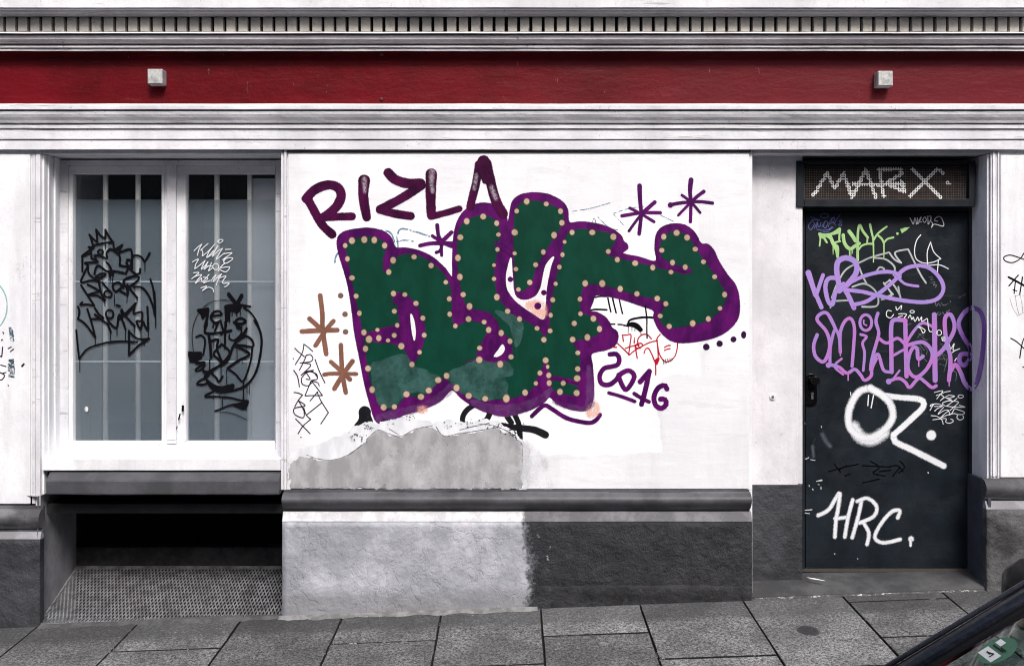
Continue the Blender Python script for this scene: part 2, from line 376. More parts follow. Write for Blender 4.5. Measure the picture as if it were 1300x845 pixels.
def mat_film():
    t=NT('frosted_window_film'); c=t.mix(t.ramp(t.noise(1.9,5,.55),.35,.65),(.150,.182,.218),(.190,.220,.255))
    c=t.mix(t.ramp(t.noise(120,3,.8),.6,.75,0,.25),c,(.3,.33,.36))
    p=t.bsdf(c,.55,spec=.2); tr=t.n('ShaderNodeBsdfTransparent').outputs[0]
    m=t.n('ShaderNodeMixShader'); m.inputs[0].default_value=.54; t.l(tr,m.inputs[1]); t.l(p,m.inputs[2]); return t.done(m.outputs[0])
m_film=mat_film()
def mat_glass(name='window_glass',tint=(.93,.96,.97),k=.9):
    t=NT(name); g=t.n('ShaderNodeBsdfGlossy'); g.inputs['Roughness'].default_value=.02; g.inputs['Color'].default_value=(1,1,1,1)
    tr=t.n('ShaderNodeBsdfTransparent'); tr.inputs[0].default_value=(*tint,1)
    lw=t.n('ShaderNodeLayerWeight'); lw.inputs[0].default_value=.5; fr=t.mth('ADD',t.mth('MULTIPLY',t.mth('POWER',lw.outputs['Facing'],4.0),.9),.05)
    m=t.n('ShaderNodeMixShader'); t.l(t.mth('MULTIPLY',fr,k,True),m.inputs[0]); t.l(tr.outputs[0],m.inputs[1]); t.l(g.outputs[0],m.inputs[2]); return t.done(m.outputs[0])
m_glass=mat_glass()

# ================================================================== the building
bld = empty('town_house',(0,.3,0),'white town house ground floor with red frieze, grey plinth and graffiti','building')
L0,L1=-4.6,4.6
XO=X(52)                       # window opening, left front corner
XWR=X(357)                     # window opening, right corner
YD=.20                         # depth of the door and window frames
# --- cornice above the frieze: profile swept along the whole house
def prof(lst): return [(-p,Z(py,-p)) for p,py in lst]
b=MB(); b.sweep(prof([(0,-160),(.215,-150),(.22,-20),(.21,-18),(.215,-14),(.215,9.6),(.200,10.3),(.198,11.6),(.178,13.2),(.174,15.2),(.150,18.2),(.136,21.2),(.08,22),(.0,22.5)]),L0,L1,closed=True,seed=1,jit=.0013)
b.build('cornice',m_trim,bld)
b=MB(); b.sweep(prof([(0.0,21.5),(.090,21.5),(.090,40.5),(.0,41)]),L0,L1,closed=True,seed=2)
b.build('dentil_backing',m_gap,bld)
b=MB(); pitch=15.55/F*(D-.13); n=int(8.9/pitch); x=-4.45; rnd=random.Random(3)
for i in range(n):
    xa=x+i*pitch+rnd.uniform(-.001,.001); w=pitch-.0165+rnd.uniform(-.0015,.0015); zt=Z(21.8,-.13); zb=Z(40.3,-.13)+rnd.uniform(-.001,.001); yf=-.131+rnd.uniform(-.0015,.0015)
    b.box(xa,xa+w,yf,-.091,zb,zt)
b.build('dentil_band',m_dent,bld,bevel=.003)
b=MB(); b.sweep(prof([(0.0,41.4),(.138,40.7),(.140,42.4),(.115,42.9),(.09,43.3),(.09,44.5),(.122,45.2),(.118,50),(.100,54),(.082,56.0),(.060,56.3),(.060,57.6),(.088,58.2),(.088,60.4),(.062,60.7),(.062,61.5),(.078,62),(.078,64.6),(.0,65.4)]),L0,L1,closed=True,seed=4,jit=.0015)
b.build('bed_moulding',m_corn,bld)
b=MB(); b.sweep([(-.0,Z(62,0)),(-.006,Z(62,0)),(-.006,Z(100,0)),(-.006,Z(135,0)),(.0,Z(135,0))],L0,L1,closed=False,seed=5,jit=.0015)
b.build('frieze',m_red,bld,label='dark red painted frieze band')
b=MB(); b.sweep(prof([(0,131.6),(.088,132.6),(.092,134),(.092,138.6),(.088,139.3),(.060,139.6),(.060,140.9),(.082,141.6),(.079,145),(.070,149),(.058,153),(.052,156.0),(.024,156.4),(.024,158.0),(.046,158.8),(.045,162.8),(.034,163.6),(.034,176.4),(.012,176.8),(.012,178.4),(.033,178.9),(.034,189.5),(.030,190.3),(0,190.8)]),L0,L1,closed=True,seed=6,jit=.0016)
b.build('architrave',m_trim,bld)
# frieze screws
m_screw=simple('painted_screw',(.10,.02,.02),.5)
for px,py in ((485,70),(485,126)):
    b=MB(); b.cyl((X(px),-.004,Z(py)),(X(px),-.018,Z(py)),.009,.007,10); b.build('screw',m_screw,bld)

# --- solid wall bodies behind everything (front at y>=0)
ZT=Z(190.6); ZB=-.6; BK=.9
b=MB()
b.box(L0,XO,.0,BK,Z(629),ZT); b.box(L0,XO-.36,.0,BK,ZB,Z(629)-.001)   # left pier
b.box(XWR,X(955),.0,BK,Z(622),ZT); b.box(X(358.2,-.055)+.002,X(955),.0,BK,ZB,Z(622)-.001)   # centre pier
b.box(X(955)+.001,X(1012,.13),.13,BK,ZB,ZT)                  # strip beside the door
XDR=X(1258)                                                   # door opening, right front corner
b.box(XDR,L1,.0,BK,ZB,ZT)
b.box(L0,L1,.004,BK,ZT+.002,Z(-160))                          # wall above
o=b.build('wall',m_white,bld)
b=MB(); b.box(L0,L1,.05,1.3,Z(-159)+.01,7.5); b.build('upper_wall',m_upper,bld)
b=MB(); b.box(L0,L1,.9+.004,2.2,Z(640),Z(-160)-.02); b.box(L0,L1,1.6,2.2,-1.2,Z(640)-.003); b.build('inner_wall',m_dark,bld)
# soffit board in the openings
b=MB(); b.box(XO+.001,XWR-.001,.004,.33,ZT-.018,ZT-.002); b.build('lintel',m_trim,bld)
b=MB(); b.box(X(957),XDR-.001,.004,.40,ZT-.016,ZT-.002); b.build('lintel',m_reveal,bld)
# dark strip above the centre panel, coloured as the architrave's underside shade
b=MB(); b.sweep([(-.001,ZT),(-.012,ZT-.002),(-.012,Z(192.5)),(-.001,Z(193))],X(358),X(953),closed=True,seed=12); b.build('panel_shade_line',simple('shade_line_brown',(.05,.035,.03),.8),bld)

# --- centre panel
b=MB()
yf=-.014; x0,x1=X(365.5,yf),X(951,yf); z0,z1=Z(620.5,yf),Z(195.2,yf)
b.box(x0,x1,yf,-.0005,z0,z1)
panel=b.build('wall_panel',m_panel,bld,bevel=.004,label='white painted panel covered by the big green and purple graffiti piece')
# raised rims that frame the panel
b=MB(); b.box(X(357.2),X(360.5),-.010,-.0006,Z(621),Z(191)); b.box(X(361.6),X(364.6),-.018,-.0006,Z(621),Z(191)); b.build('corner_bead',m_trim,bld,bevel=.002)
# --- torus moulding and plinth under the panel
def torus(x0,x1,pt,p0,name,parent,sd,py=(621,624.5,645.5,648.5),mat=None):
    a,bb,c,d=py; p=p0
    L=[(0.0,a),(p*.35,a+.3),(p*.35,bb-.8),(p*.7,bb-.5)]
    for k in range(9):
        t=-math.pi/2+math.pi*k/8
        L.append((p*.7+math.cos(t)*p*.62, bb+(c-bb)*(k/8)))
    L+=[(p*.7,c+.3),(p*.45,c+.6),(p*.45,d),(0,d+.2)]
    m=MB(); m.sweep(prof(L),x0,x1,closed=True,seed=sd,jit=.0016); return m.build(name,mat or m_mould,parent,smooth=50)
torus(X(358.6,-.06),X(953.5,-.06),0,.062,'base_moulding',bld,21)
xp0,xp1=X(358.2,-.055),X(955,-.055)
b=MB(); b.sweep(prof([(0,648.6),(.030,648.8),(.034,650),(.052,661.5),(0,662)]),xp0,xp1,closed=True,seed=22,jit=.0015); b.build('plinth_slope',m_slope,bld)
def plinth(name,x0,x1,y0,y1,ztop,zbot,mat,seed=0,amp=.006):
    """box whose front is a fine grid with real unevenness"""
    m=MB(); nx=max(2,int((x1-x0)/.03)); nz=max(2,int((ztop-zbot)/.03)); g=[]
    for j in range(nz+1):
        row=[]
        for i in range(nx+1):
            x=x0+(x1-x0)*i/nx; z=zbot+(ztop-zbot)*j/nz
            e=min(i,nx-i,j,nz-j); k=1 if e>0 else 0
            v=noise.noise(Vector((x*5,z*5,seed)))*amp+noise.noise(Vector((x*17,z*17,seed+3)))*amp*.5
            row.append(m.vert((x,y0+v*(.4+.6*k),z)))
        g.append(row)
    for j in range(nz):
        for i in range(nx): m.face([g[j][i],g[j][i+1],g[j+1][i+1],g[j+1][i]],sm=True)
    top=[m.vert((x0+(x1-x0)*i/nx,y1,ztop)) for i in range(nx+1)]
    for i in range(nx): m.face([g[nz][i],g[nz][i+1],top[i+1],top[i]])
    for side in (0,nx):
        bk=[m.vert((x0 if side==0 else x1,y1,zbot+(ztop-zbot)*j/nz)) for j in range(nz+1)]
        for j in range(nz): m.face([g[j][side],g[j+1][side],bk[j+1],bk[j]])
    return m.build(name,mat,bld)
plinth('plinth',xp0,xp1,-.052,.0,Z(662.3,-.052),-.5,m_plinth,4,.005)
# eroded foot of the dark part
b=MB(); b.sweep([(-.05,Z(742,-.05)),(-.058,Z(744,-.058)),(-.062,Z(748,-.06)),(-.056,Z(756,-.056)),(-.05,Z(775,-.05))],X(681,-.05),X(953,-.05),seg=.03,closed=False,seed=25,jit=.008,caps=False)
b.build('plinth_foot',plaster('eroded_foot',(.035,.035,.04),(.02,.02,.022),9,60,.8,.9,dirt=(.16,.15,.15),dirt_lo=.62,dirt_hi=.68,dscale=25,lumps=.8),bld,smooth=60)

# --- strip wall by the door
b=MB(); b.box(X(951,.128),X(1012.5,.128),.118,.13-.0006,Z(616,.128),Z(197,.12)); b.build('strip_wall',m_strip,bld,bevel=.003)
b=MB(); b.box(X(953,.112),X(1018.5,.112),.108,.20,-.4,Z(615.0,.112)); b.build('strip_plinth',m_grey,bld,bevel=.004)
b=MB(); b.box(X(1012.5,.118)+.001,X(1019,.118),.119,.3,Z(615,.118)+.003,Z(197,.118)); b.build('strip_wall',m_strip,bld,bevel=.003)
# --- right pier: reveal, reeded moulding, panel, base
yr=YD+.03
b=MB(); b.box(XDR-.016,XDR-.0006,.012,yr+.2,Z(609,.1),ZT-.02); b.build('door_reveal',m_reveal,bld,bevel=.003)
b=MB()
for a,c,p in ((1257.2,1258.8,.004),(1259.2,1262.2,.012),(1262.8,1264.6,.007),(1265.2,1267,.014)): b.box(X(a),X(c),-p,-.0006,Z(604),Z(194))
b.build('reeded_moulding',m_reveal,bld,bevel=.0025)
b=MB(); b.box(X(1269),L1,-.012,-.0006,Z(605.5),Z(197)); rp=b.build('pier_panel',m_white,bld,bevel=.005,label='white pier panel right of the dark door')
torus(X(1251,-.05),L1,0,.050,'base_moulding',bld,31,(606.5,609,632.5,635),plaster('worn_right_base',(.12,.12,.13),(.06,.06,.065),6,40,.6,.7,dirt=(.4,.4,.4),dirt_lo=.66,dirt_hi=.72,dscale=18))
b=MB(); b.sweep(prof([(0,635.1),(.026,635.3),(.044,646),(0,646.4)]),X(1252,-.04),L1,closed=True,seed=32); b.build('plinth_slope',m_side,bld)
plinth('plinth',X(1252.5,-.045),L1,-.045,.0,Z(646.6,-.045),-.5,plaster('rough_side_plinth',(.11,.108,.112),(.035,.035,.038),5,40,.7,.8,dirt=(.5,.5,.5),dirt_lo=.64,dirt_hi=.72,dscale=22,lumps=.7),8,.006)
b=MB(); b.box(XDR-.036,XDR-.0168,-.040,yr+.19,-.4,Z(608.5,0)); b.build('reveal_plinth',plaster('bluish_reveal_plinth',(.075,.078,.105),(.05,.052,.07),5,60,.4,.5),bld,bevel=.004)
# --- left pier: panel, mouldings, base
b=MB(); b.box(L0,X(39.5),-.010,-.0006,Z(639),Z(196)); lp=b.build('pier_panel',m_white,bld,bevel=.005,label='white pier panel left of the window')
b=MB(); b.box(X(41.2),X(45.5),-.006,-.0006,Z(639),Z(196)); b.box(X(46.2),X(52.0),-.010,-.0006,Z(648),Z(196)); b.build('corner_bead',m_trim,bld,bevel=.003)
torus(L0,X(51.6,-.05),0,.056,'base_moulding',bld,41,(641,646,670,674),plaster('worn_base',(.16,.16,.17),(.06,.06,.065),6,40,.6,.7,dirt=(.02,.02,.02),dirt_lo=.58,dirt_hi=.66,dscale=18))
b=MB(); b.sweep(prof([(0,674.2),(.028,674.4),(.044,684),(0,684.4)]),L0,X(51.5,-.04),closed=True,seed=42); b.build('plinth_slope',m_side,bld)
plinth('plinth',L0,X(51.0,-.046),-.046,.0,Z(684.6,-.046),-.6,m_grey,12,.006)

# --- window recess: reveal, sill, ledge
b=MB(); b.box(XO-.0,XO+.012,.012,.36,Z(628),ZT-.02); b.box(XO+.0125,XO+.020,.05,.07,Z(598,.06),ZT-.02); b.box(XO+.0125,XO+.024,.12,.15,Z(596,.1),ZT-.02); b.build('window_reveal',m_white,bld,bevel=.003)
b=MB(); zA=Z(570,YD); zB=Z(583,.0)
b.sweep([(.0-.004,Z(596.8,0)),(-.012,Z(596,0)),(-.013,zB+.002),(-.004,zB+.010),(YD+.06,zA),(YD+.06,zA-.09),(.0,Z(597,0))],XO+.013,XWR-.001,closed=True,seed=51,jit=.001)
b.build('window_sill',m_white,bld)
b=MB(); xl,xr=X(61.5,-.03),X(357,-.0)
b.sweep([(.02,Z(598.6,0)),(-.016,Z(598.8,0)),(-.018,Z(600,0)),(-.055,Z(609,-.055)),(-.058,Z(611,-.058)),(-.055,Z(626,-.055)),(-.050,Z(627.6,-.05)),(.05,Z(627.6,-.05)),(.05,Z(598.6,0))],xl,xr,closed=True,seed=52,jit=.0015)
b.build('window_ledge',m_ledge,bld)
# wall body below sill (spandrel) with dark gap line
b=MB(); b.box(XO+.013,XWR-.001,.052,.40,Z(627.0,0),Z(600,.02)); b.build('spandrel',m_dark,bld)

# --- window: frame, sashes, panes, film, bars
win=bpy.data.objects.new('window',None); COL.objects.link(win); win.parent=bld; win.location=(X(215,YD),YD-.3+.05,Z(570,YD)); 
y=YD
b=MB()
b.pbox(74,86,203,575,y,y+.09); b.pbox(350,356.8,203,575,y,y+.09)          # outer frame
b.box(X(86,y),X(350,y),y+.002,y+.088,Z(210,y),Z(203,y)); b.box(X(86,y),X(350,y),y-.006,y+.088,Z(575,y),Z(563.5,y))
b.box(X(212.5,y),X(224,y),y-.012,y+.07,Z(563,y),Z(210,y))
b.build('window_frame',m_trim,win,bevel=.003)
def sash(px0,px1,g0,g1,gt,gb):
    m=MB(); ys=y+.012
    m.pbox(px0,g0,210.5,563.2,ys,ys+.05); m.pbox(g1,px1,210.5,563.2,ys,ys+.05)
    m.box(X(g0,ys),X(g1,ys),ys+.001,ys+.05,Z(gt,ys),Z(210.5,ys)); m.box(X(g0,ys),X(g1,ys),ys-.001,ys+.05,Z(563.2,ys),Z(gb,ys))
    m.pbox(g0-3.5,g0-1.2,gt,gb,ys-.006,ys-.0005); m.pbox(g1+1.2,g1+3.5,gt,gb,ys-.006,ys-.0005)
    m.build('sash',m_white,win,bevel=.002)
sash(86.6,212,92.5,205,220.5,560); sash(224.5,349.6,236.5,349.0,220.5,560)
YG=y+.042; YF=YG+.006
for g0,g1 in ((92.5,205),(236.5,349.0)):
    m=MB(); m.poly([(X(g0-.5,YG),YG,Z(561,YG)),(X(g1+.5,YG),YG,Z(561,YG)),(X(g1+.5,YG),YG,Z(219.5,YG)),(X(g0-.5,YG),YG,Z(219.5,YG))]); m.build('pane',m_glass,win)
    m=MB(); m.poly([(X(g0+1.8,YF),YF,Z(559.5,YF)),(X(g1-.6,YF),YF,Z(559.5,YF)),(X(g1-.6,YF),YF,Z(253.5,YF)),(X(g0+1.8,YF),YF,Z(253.5,YF))]); m.build('frosted_film',m_film,win,label='blue grey frosted film on the lower pane')
    for py in (357.3,458.6):  # pale strips: whitish reflection along the film seams, put into the colour
      m=MB(); m.box(X(g0+1.8,YF-.0016),X(g1-.6,YF-.0016),YF-.0016,YF-.0012,Z(py+.9,YF),Z(py-.8,YF))
      m.build('film_seam_glint',m_seam_glint,win)
YB=YG+.026
for px,w in ((134,6.6),(175.5,6.6),(275.5,6.6),(317,6)):
    m=MB(); m.cyl((X(px,YB),YB,Z(566,YB)),(X(px,YB),YB,Z(212,YB)),w/2/F*(D+YB),n=14); m.build('window_bar',m_bar,win)
m=MB(); m.box(X(319,YB+.02),X(352,YB+.02),YB+.02,YB+.03,Z(566,YB),Z(226,YB)); m.build('side_blind',m_blind,win)
# dark room seen through the clear top strip
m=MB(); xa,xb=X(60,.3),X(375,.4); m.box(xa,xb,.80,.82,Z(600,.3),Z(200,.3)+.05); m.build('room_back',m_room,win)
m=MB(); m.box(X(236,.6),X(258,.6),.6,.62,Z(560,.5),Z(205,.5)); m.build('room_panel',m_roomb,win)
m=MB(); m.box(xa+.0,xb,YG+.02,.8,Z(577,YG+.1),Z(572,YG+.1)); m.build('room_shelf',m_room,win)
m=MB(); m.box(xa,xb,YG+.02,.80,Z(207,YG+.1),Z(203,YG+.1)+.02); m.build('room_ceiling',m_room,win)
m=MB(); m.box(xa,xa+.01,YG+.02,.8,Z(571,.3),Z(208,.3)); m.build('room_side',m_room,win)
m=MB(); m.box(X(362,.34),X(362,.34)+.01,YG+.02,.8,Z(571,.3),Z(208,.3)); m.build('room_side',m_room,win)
m=MB(); m.cyl((X(109.8,YG-.001),YG-.0012,Z(519,YG)),(X(109.8,YG),YG-.002,Z(519,YG)),3.4/F*(D+YG),n=20); m.build('round_sticker',simple('white_sticker',(.8,.8,.8),.5),win)

# --- cellar recess under the window
YBk=.60; xb=X(97,YBk); zf=Z(786,-.0); zb=Z(718,YBk)
m=MB()                                                    # splayed left cheek
P=[(X(52.5),-.002),(X(62),.03),(xb,YBk)]
zt=Z(628.2,0)
pts=[(X(52),-.046),(xb,YBk),(xb-.25,YBk),(X(52)-.25,.0)]
m.poly([(X(52.2),-.044,-.6),(xb,YBk,-.6),(xb,YBk,zt),(X(52.2),-.044,zt)]); 
m.poly([(X(52.2),-.044,zt),(xb,YBk,zt),(xb-.3,YBk,zt),(X(52.2)-.1,-.0,zt)])
m.build('recess_cheek',m_side,bld)
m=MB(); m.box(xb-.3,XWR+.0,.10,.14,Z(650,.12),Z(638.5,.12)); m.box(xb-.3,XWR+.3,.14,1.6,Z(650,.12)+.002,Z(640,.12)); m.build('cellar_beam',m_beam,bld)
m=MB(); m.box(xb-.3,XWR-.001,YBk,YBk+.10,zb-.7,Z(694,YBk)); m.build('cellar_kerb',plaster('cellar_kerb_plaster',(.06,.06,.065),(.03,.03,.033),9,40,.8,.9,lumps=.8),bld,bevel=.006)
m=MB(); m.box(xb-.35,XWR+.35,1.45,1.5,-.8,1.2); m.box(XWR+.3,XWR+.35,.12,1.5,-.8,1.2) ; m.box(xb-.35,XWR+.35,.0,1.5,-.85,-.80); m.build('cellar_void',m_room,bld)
# --- door: transom vent with wire mesh, frame, leaf, handle
door=bpy.data.objects.new('door',None); COL.objects.link(door); door.parent=bld; door.location=(X(1122,YD),YD-.3,Z(722,YD)); door['label']='dark steel street door covered in lilac, green and white tags'
m=MB(); yv=.105; 
m.pbox(1011.5,1021,204,262.5,yv,yv+.12); m.pbox(1230.5,1238,204,262.5,yv,yv+.12)
m.box(X(1021,yv),X(1230.5,yv),yv+.001,yv+.119,Z(208.5,yv),Z(204,yv)); m.box(X(1021,yv),X(1230.5,yv),yv-.002,yv+.119,Z(262.5,yv),Z(252.5,yv))
m.build('vent_frame',m_dframe,door,bevel=.003)
m=MB(); m.box(X(1020,.2),X(1231,.2),yv+.105,yv+.112,Z(254,.2),Z(207,.2)); m.build('vent_backing',plaster('rusty_vent_back',(.055,.022,.016),(.012,.008,.008),6,60,.3,.9),door)
marx=[[(130,235),(200,120),(240,195),(285,120),(330,245)],[(330,245),(398,100),(450,240)],[(335,176),(478,179),(590,172)],[(490,240),(468,100),(575,98),(582,122),(500,172),(600,215),(580,160)],[(640,100),(780,245)],[(625,235),(765,100),(792,118)],[(812,170),(822,172)]]
segs=[((1000+a[0]/4.023,190+a[1]/4.023),(1000+c[0]/4.023,190+c[1]/4.023)) for s_ in marx for a,c in zip(s_,s_[1:])]
def near(px,py):
    for a,c in segs:
        dx,dy=c[0]-a[0],c[1]-a[1]; L2=dx*dx+dy*dy or 1; t=max(0,min(1,((px-a[0])*dx+(py-a[1])*dy)/L2))
        if math.hypot(px-a[0]-t*dx,py-a[1]-t*dy)<2.1: return True
    return False
m=MB(); ym=yv+.03; st=3.05; w0=w=.62/F*(D+ym); px=1021.5
while px<1230.5:
    py=209.0
    while py<252.4:
        q=1 if near(px,py+st/2) else 0; w=w0*(2.1 if q else 1)
        xx=X(px,ym); m.face([m.vert(p) for p in ((xx-w/2,ym,Z(py,ym)),(xx+w/2,ym,Z(py,ym)),(xx+w/2,ym,Z(py+st,ym)),(xx-w/2,ym,Z(py+st,ym)))],q)
        m.face([m.vert(p) for p in ((xx+w/2,ym,Z(py,ym)),(xx+w/2,ym+w,Z(py,ym)),(xx+w/2,ym+w,Z(py+st,ym)),(xx+w/2,ym,Z(py+st,ym)))],q)
        q=1 if near(px+st/2,py) else 0; w=w0*(2.1 if q else 1)
        zz=Z(py,ym); y2=ym-.0012; m.face([m.vert(p) for p in ((xx,y2,zz-w/2),(X(px+st,ym),y2,zz-w/2),(X(px+st,ym),y2,zz+w/2),(xx,y2,zz+w/2))],q)
        m.face([m.vert(p) for p in ((xx,y2,zz-w/2),(X(px+st,ym),y2,zz-w/2),(X(px+st,ym),y2+w,zz-w/2),(xx,y2+w,zz-w/2))],q)
        py+=st
    px+=st
m.build('vent_mesh',[m_wire,m_wirew],door,label='wire mesh over the door with four white letters sprayed on it',recalc=False)
m=MB(); yd=YD
m.pbox(1014.5,1022,263.5,722,yd-.012,yd+.06); m.pbox(1230.3,1237.5,263.5,722,yd-.012,yd+.06); m.box(X(1022,yd),X(1230.3,yd),yd-.011,yd+.06,Z(268.2,yd),Z(263.5,yd))
m.build('door_frame',m_dframe,door,bevel=.003)
m=MB(); m.pbox(1022.8,1229.6,269.6,720.5,yd,yd+.05); m.build('door_leaf',m_door,door,bevel=.002)
m=MB(); m.box(X(1018,yd),X(1234,yd),yd-.01,yd+.08,Z(724.5,yd),Z(721.2,yd)); m.build('threshold',simple('worn_threshold',(.05,.045,.04),.8),door)
hd=bpy.data.objects.new('door_handle',None)
m=MB()
def cap(cx,cy,hw,hh,y0,y1):   # rounded plate
    n=20; A=[];B=[]
    for k in range(n):
        t=2*math.pi*k/n; c,s_=math.cos(t),math.sin(t); px=cx+hw*max(-1,min(1,c*1.25)); py=cy+(hh-hw)*(1 if s_>0 else -1)*(abs(s_)>.01)+hw*s_
        A.append(m.vert((X(px,yd),y0,Z(py,yd)))); B.append(m.vert((X(px,yd),y1,Z(py,yd))))
    for k in range(n): m.face([A[k],A[(k+1)%n],B[(k+1)%n],B[k]])
    m.face(A); m.face(B[::-1])
cap(1029,494,7.2,20,yd-.014,yd-.0008)
a=Vector((X(1028,yd),yd-.012,Z(482,yd))); c=Vector((X(1028,yd),yd-.05,Z(482,yd))); m.cyl(a,c,.012,n=16); m.cyl(c+Vector((-.004,.006,0)),c+Vector((.030,.006,.0)),.015,.014,n=16)
m.cyl(c+Vector((.016,.0,0)),c+Vector((.016,-.012,0)),.028,.024,n=24)
m.build('door_handle',m_black,door,bevel=.001)
m=MB(); m.cyl((X(1030,yd),yd-.014,Z(499,yd)),(X(1030,yd),yd-.019,Z(499,yd)),.0085,n=18); m.box(X(1028.8,yd),X(1031.4,yd),yd-.0185,yd-.0145,Z(506,yd),Z(499,yd)); m.build('lock_cylinder',m_steel,door)
# small round fitting on the strip wall
m=MB(); m.cyl((X(981,.118),.1195,Z(503.5,.118)),(X(981,.118),.110,Z(503.5,.118)),.019,.017,n=22); m.build('bell_plate',m_white,bld,bevel=.001)
m=MB(); m.cyl((X(981,.11),.1105,Z(503.5,.118)),(X(981,.11),.105,Z(503.5,.118)),.008,.007,n=16); m.build('bell_button',simple('grey_button',(.12,.12,.12),.4),bld)

# --- sign bolts: two square metal boxes on the frieze
def alu_box(px,py,label,sd):
    r=empty('metal_box',(X(px,-.006),-.006,Z(py,-.006)),label,'wall fixture','square metal fixtures on the red frieze')
    m=MB(); cx,cz=X(px,-.006),Z(py,-.006); h=.042; yy=-.072
    m.box(cx-h,cx+h,yy,-.0065,cz-h,cz+h); m.build('box_housing',m_alu,r,bevel=.006)
    m=MB(); m.box(cx-h*.9,cx+h*.9,yy-.0025,yy-.0004,cz-h*.9,cz+h*.9); m.build('box_cover',simple('cover_plate'+str(sd),(.50,.51,.50),.5,.2,.45,34,.5),r,bevel=.002)
    return r
alu_box(202.2,100.5,'small square grey metal box on the red frieze above the window',1)
alu_box(1118.5,103,'small square grey metal box on the red frieze above the dark door',2)

# --- expanded metal grate
gr=empty('floor_grate',(X(205),.25,Z(760,.2)),'galvanised expanded metal grate in the recess under the window','grate')
m=MB(); ya,yb_=-.036,YBk-.004
def gz(y): return zf+(zb-zf)*(y-0)/(YBk)
cw,ch=.0205,.0345; nrow=int((yb_-ya)/ch)
for r_ in range(nrow):
    y0=ya+r_*ch; t=(y0)/(YBk); xl=X(52.5)+ (xb-X(52.5))*max(0,t)+.006; xr=XWR-.006+0*t
    n=int((xr-xl)/cw)
    x0=xl+(0 if r_%2==0 else cw/2)
    for k in range(n):
        xa=x0+k*cw; xm=xa+cw/2; xc=min(xa+cw,xr)
        if xm>xr: break
        for (p,q) in (((xa,y0),(xm,y0+ch*.92)),((xm,y0+ch*.92),(xc,y0))):
            dz=.0045; wd=.0026
            (ax,ay),(bx,by)=p,q
            az,bz=gz(ay),gz(by)+.0035
            i=[m.vert(v) for v in ((ax-wd,ay,az),(ax+wd,ay,az),(bx+wd,by,bz),(bx-wd,by,bz),(ax-wd,ay+.002,az-dz),(bx-wd,by+.002,bz-dz),(ax+wd,ay+.002,az-dz),(bx+wd,by+.002,bz-dz))]
            m.face([i[0],i[1],i[2],i[3]]); m.face([i[0],i[3],i[5],i[4]]); m.face([i[1],i[2],i[7],i[6]])
m.build('expanded_mesh',m_grate,gr,recalc=False)
m=MB()
m.bar((X(53),ya,gz(ya)-.008),(XWR-.01,ya,gz(ya)-.008),.008,.02); m.bar((xb+.01,yb_-.01,gz(yb_)-.006),(XWR-.01,yb_-.01,gz(yb_)-.006),.008,.02)
m.bar((X(53)+.004,ya,gz(ya)-.008),(xb+.008,yb_,gz(yb_)-.006),.008,.02); m.bar((XWR-.012,ya,gz(ya)-.008),(XWR-.012,yb_,gz(yb_)-.006),.008,.02)
for k in (): m.bar((X(53)+k*.33,ya,gz(ya)-.022),(X(53)+k*.33,yb_,gz(yb_)-.022),.006,.02)
m.build('grate_frame',m_grate,gr)

# ================================================================== ground
def G(x,y): return .006+.037*x+(.055*y if y<0 else 0)
YK=-2.95
def mat_slab():
    t=NT('concrete_slabs'); a=t.n('ShaderNodeAttribute',attribute_name='tone',attribute_type='GEOMETRY').outputs['Fac']
    g1=t.noise(75,3,.95); g2=t.noise(48,4,.85,off=(3,3,3)); big=t.noise(2.4,6,.6)
    c=t.mix(t.ramp(g1,.36,.66),(.024,.0245,.025),(.345,.347,.348))
    c=t.mix(t.ramp(g2,.60,.66,0,.85),c,(.50,.50,.50)); c=t.mix(t.ramp(g2,.34,.44,.8,0),c,(.015,.015,.016))
    # a strip by the wall is smoother and darker
    yy=t.mth('ADD',t.pos('Y'),t.mth('MULTIPLY',t.mth('SUBTRACT',t.noise(5,5,.6,off=(8,1,1)),.5),.16))
    c=t.mix(t.ramp(yy,-.33,-.22,0,.62),c,(.060,.062,.066))
    c=t.mix(t.ramp(big,.40,.64,.5,0),c,(.038,.039,.041))
    c=t.mix(t.mth('MULTIPLY',t.ramp(t.noise(38,6,.9,off=(2,6,2)),.625,.65),.9),c,(.60,.61,.62))
    dx=t.mth('SUBTRACT',t.pos('X'),1.488); dy=t.mth('MULTIPLY',t.mth('ADD',t.pos('Y'),.48),.8)
    rr=t.mth('SQRT',t.mth('ADD',t.mth('MULTIPLY',dx,dx),t.mth('MULTIPLY',dy,dy)))
    rr=t.mth('ADD',rr,t.mth('MULTIPLY',t.mth('SUBTRACT',t.noise(22,5,.7,off=(3,9,3)),.5),.07))
    c=t.mix(t.ramp(rr,.045,.06,.85,0),c,(.018,.018,.02))
    m=t.n('ShaderNodeMix',data_type='RGBA',blend_type='MULTIPLY'); m.inputs[0].default_value=1; t.l(c,m.inputs[6]); t.l(a,m.inputs[7])
    b=t.bump(g1,.5,.004); b=t.bump(t.noise(14,6,.7),.35,.015,b)
    return t.done(t.bsdf(m.outputs[2],.8,normal=b,spec=.25))
m_slab=mat_slab()
m_grout=plaster('joint_sand',(.014,.014,.014),(.007,.007,.007),30,200,.8,.95,dirt=(.35,.35,.35),dirt_lo=.57,dirt_hi=.63,dscale=18)
cols=[-4.78,-4.235,-3.69,-3.145,-2.60,-2.045,-1.48,-.925,-.385,.157,.70,1.265,1.815,2.36,2.905,3.45,4.0,4.55,5.1]
me=bpy.data.meshes.new('pavement'); bm=bmesh.new(); tl=bm.verts.layers.float.new('tone'); rnd=random.Random(11)
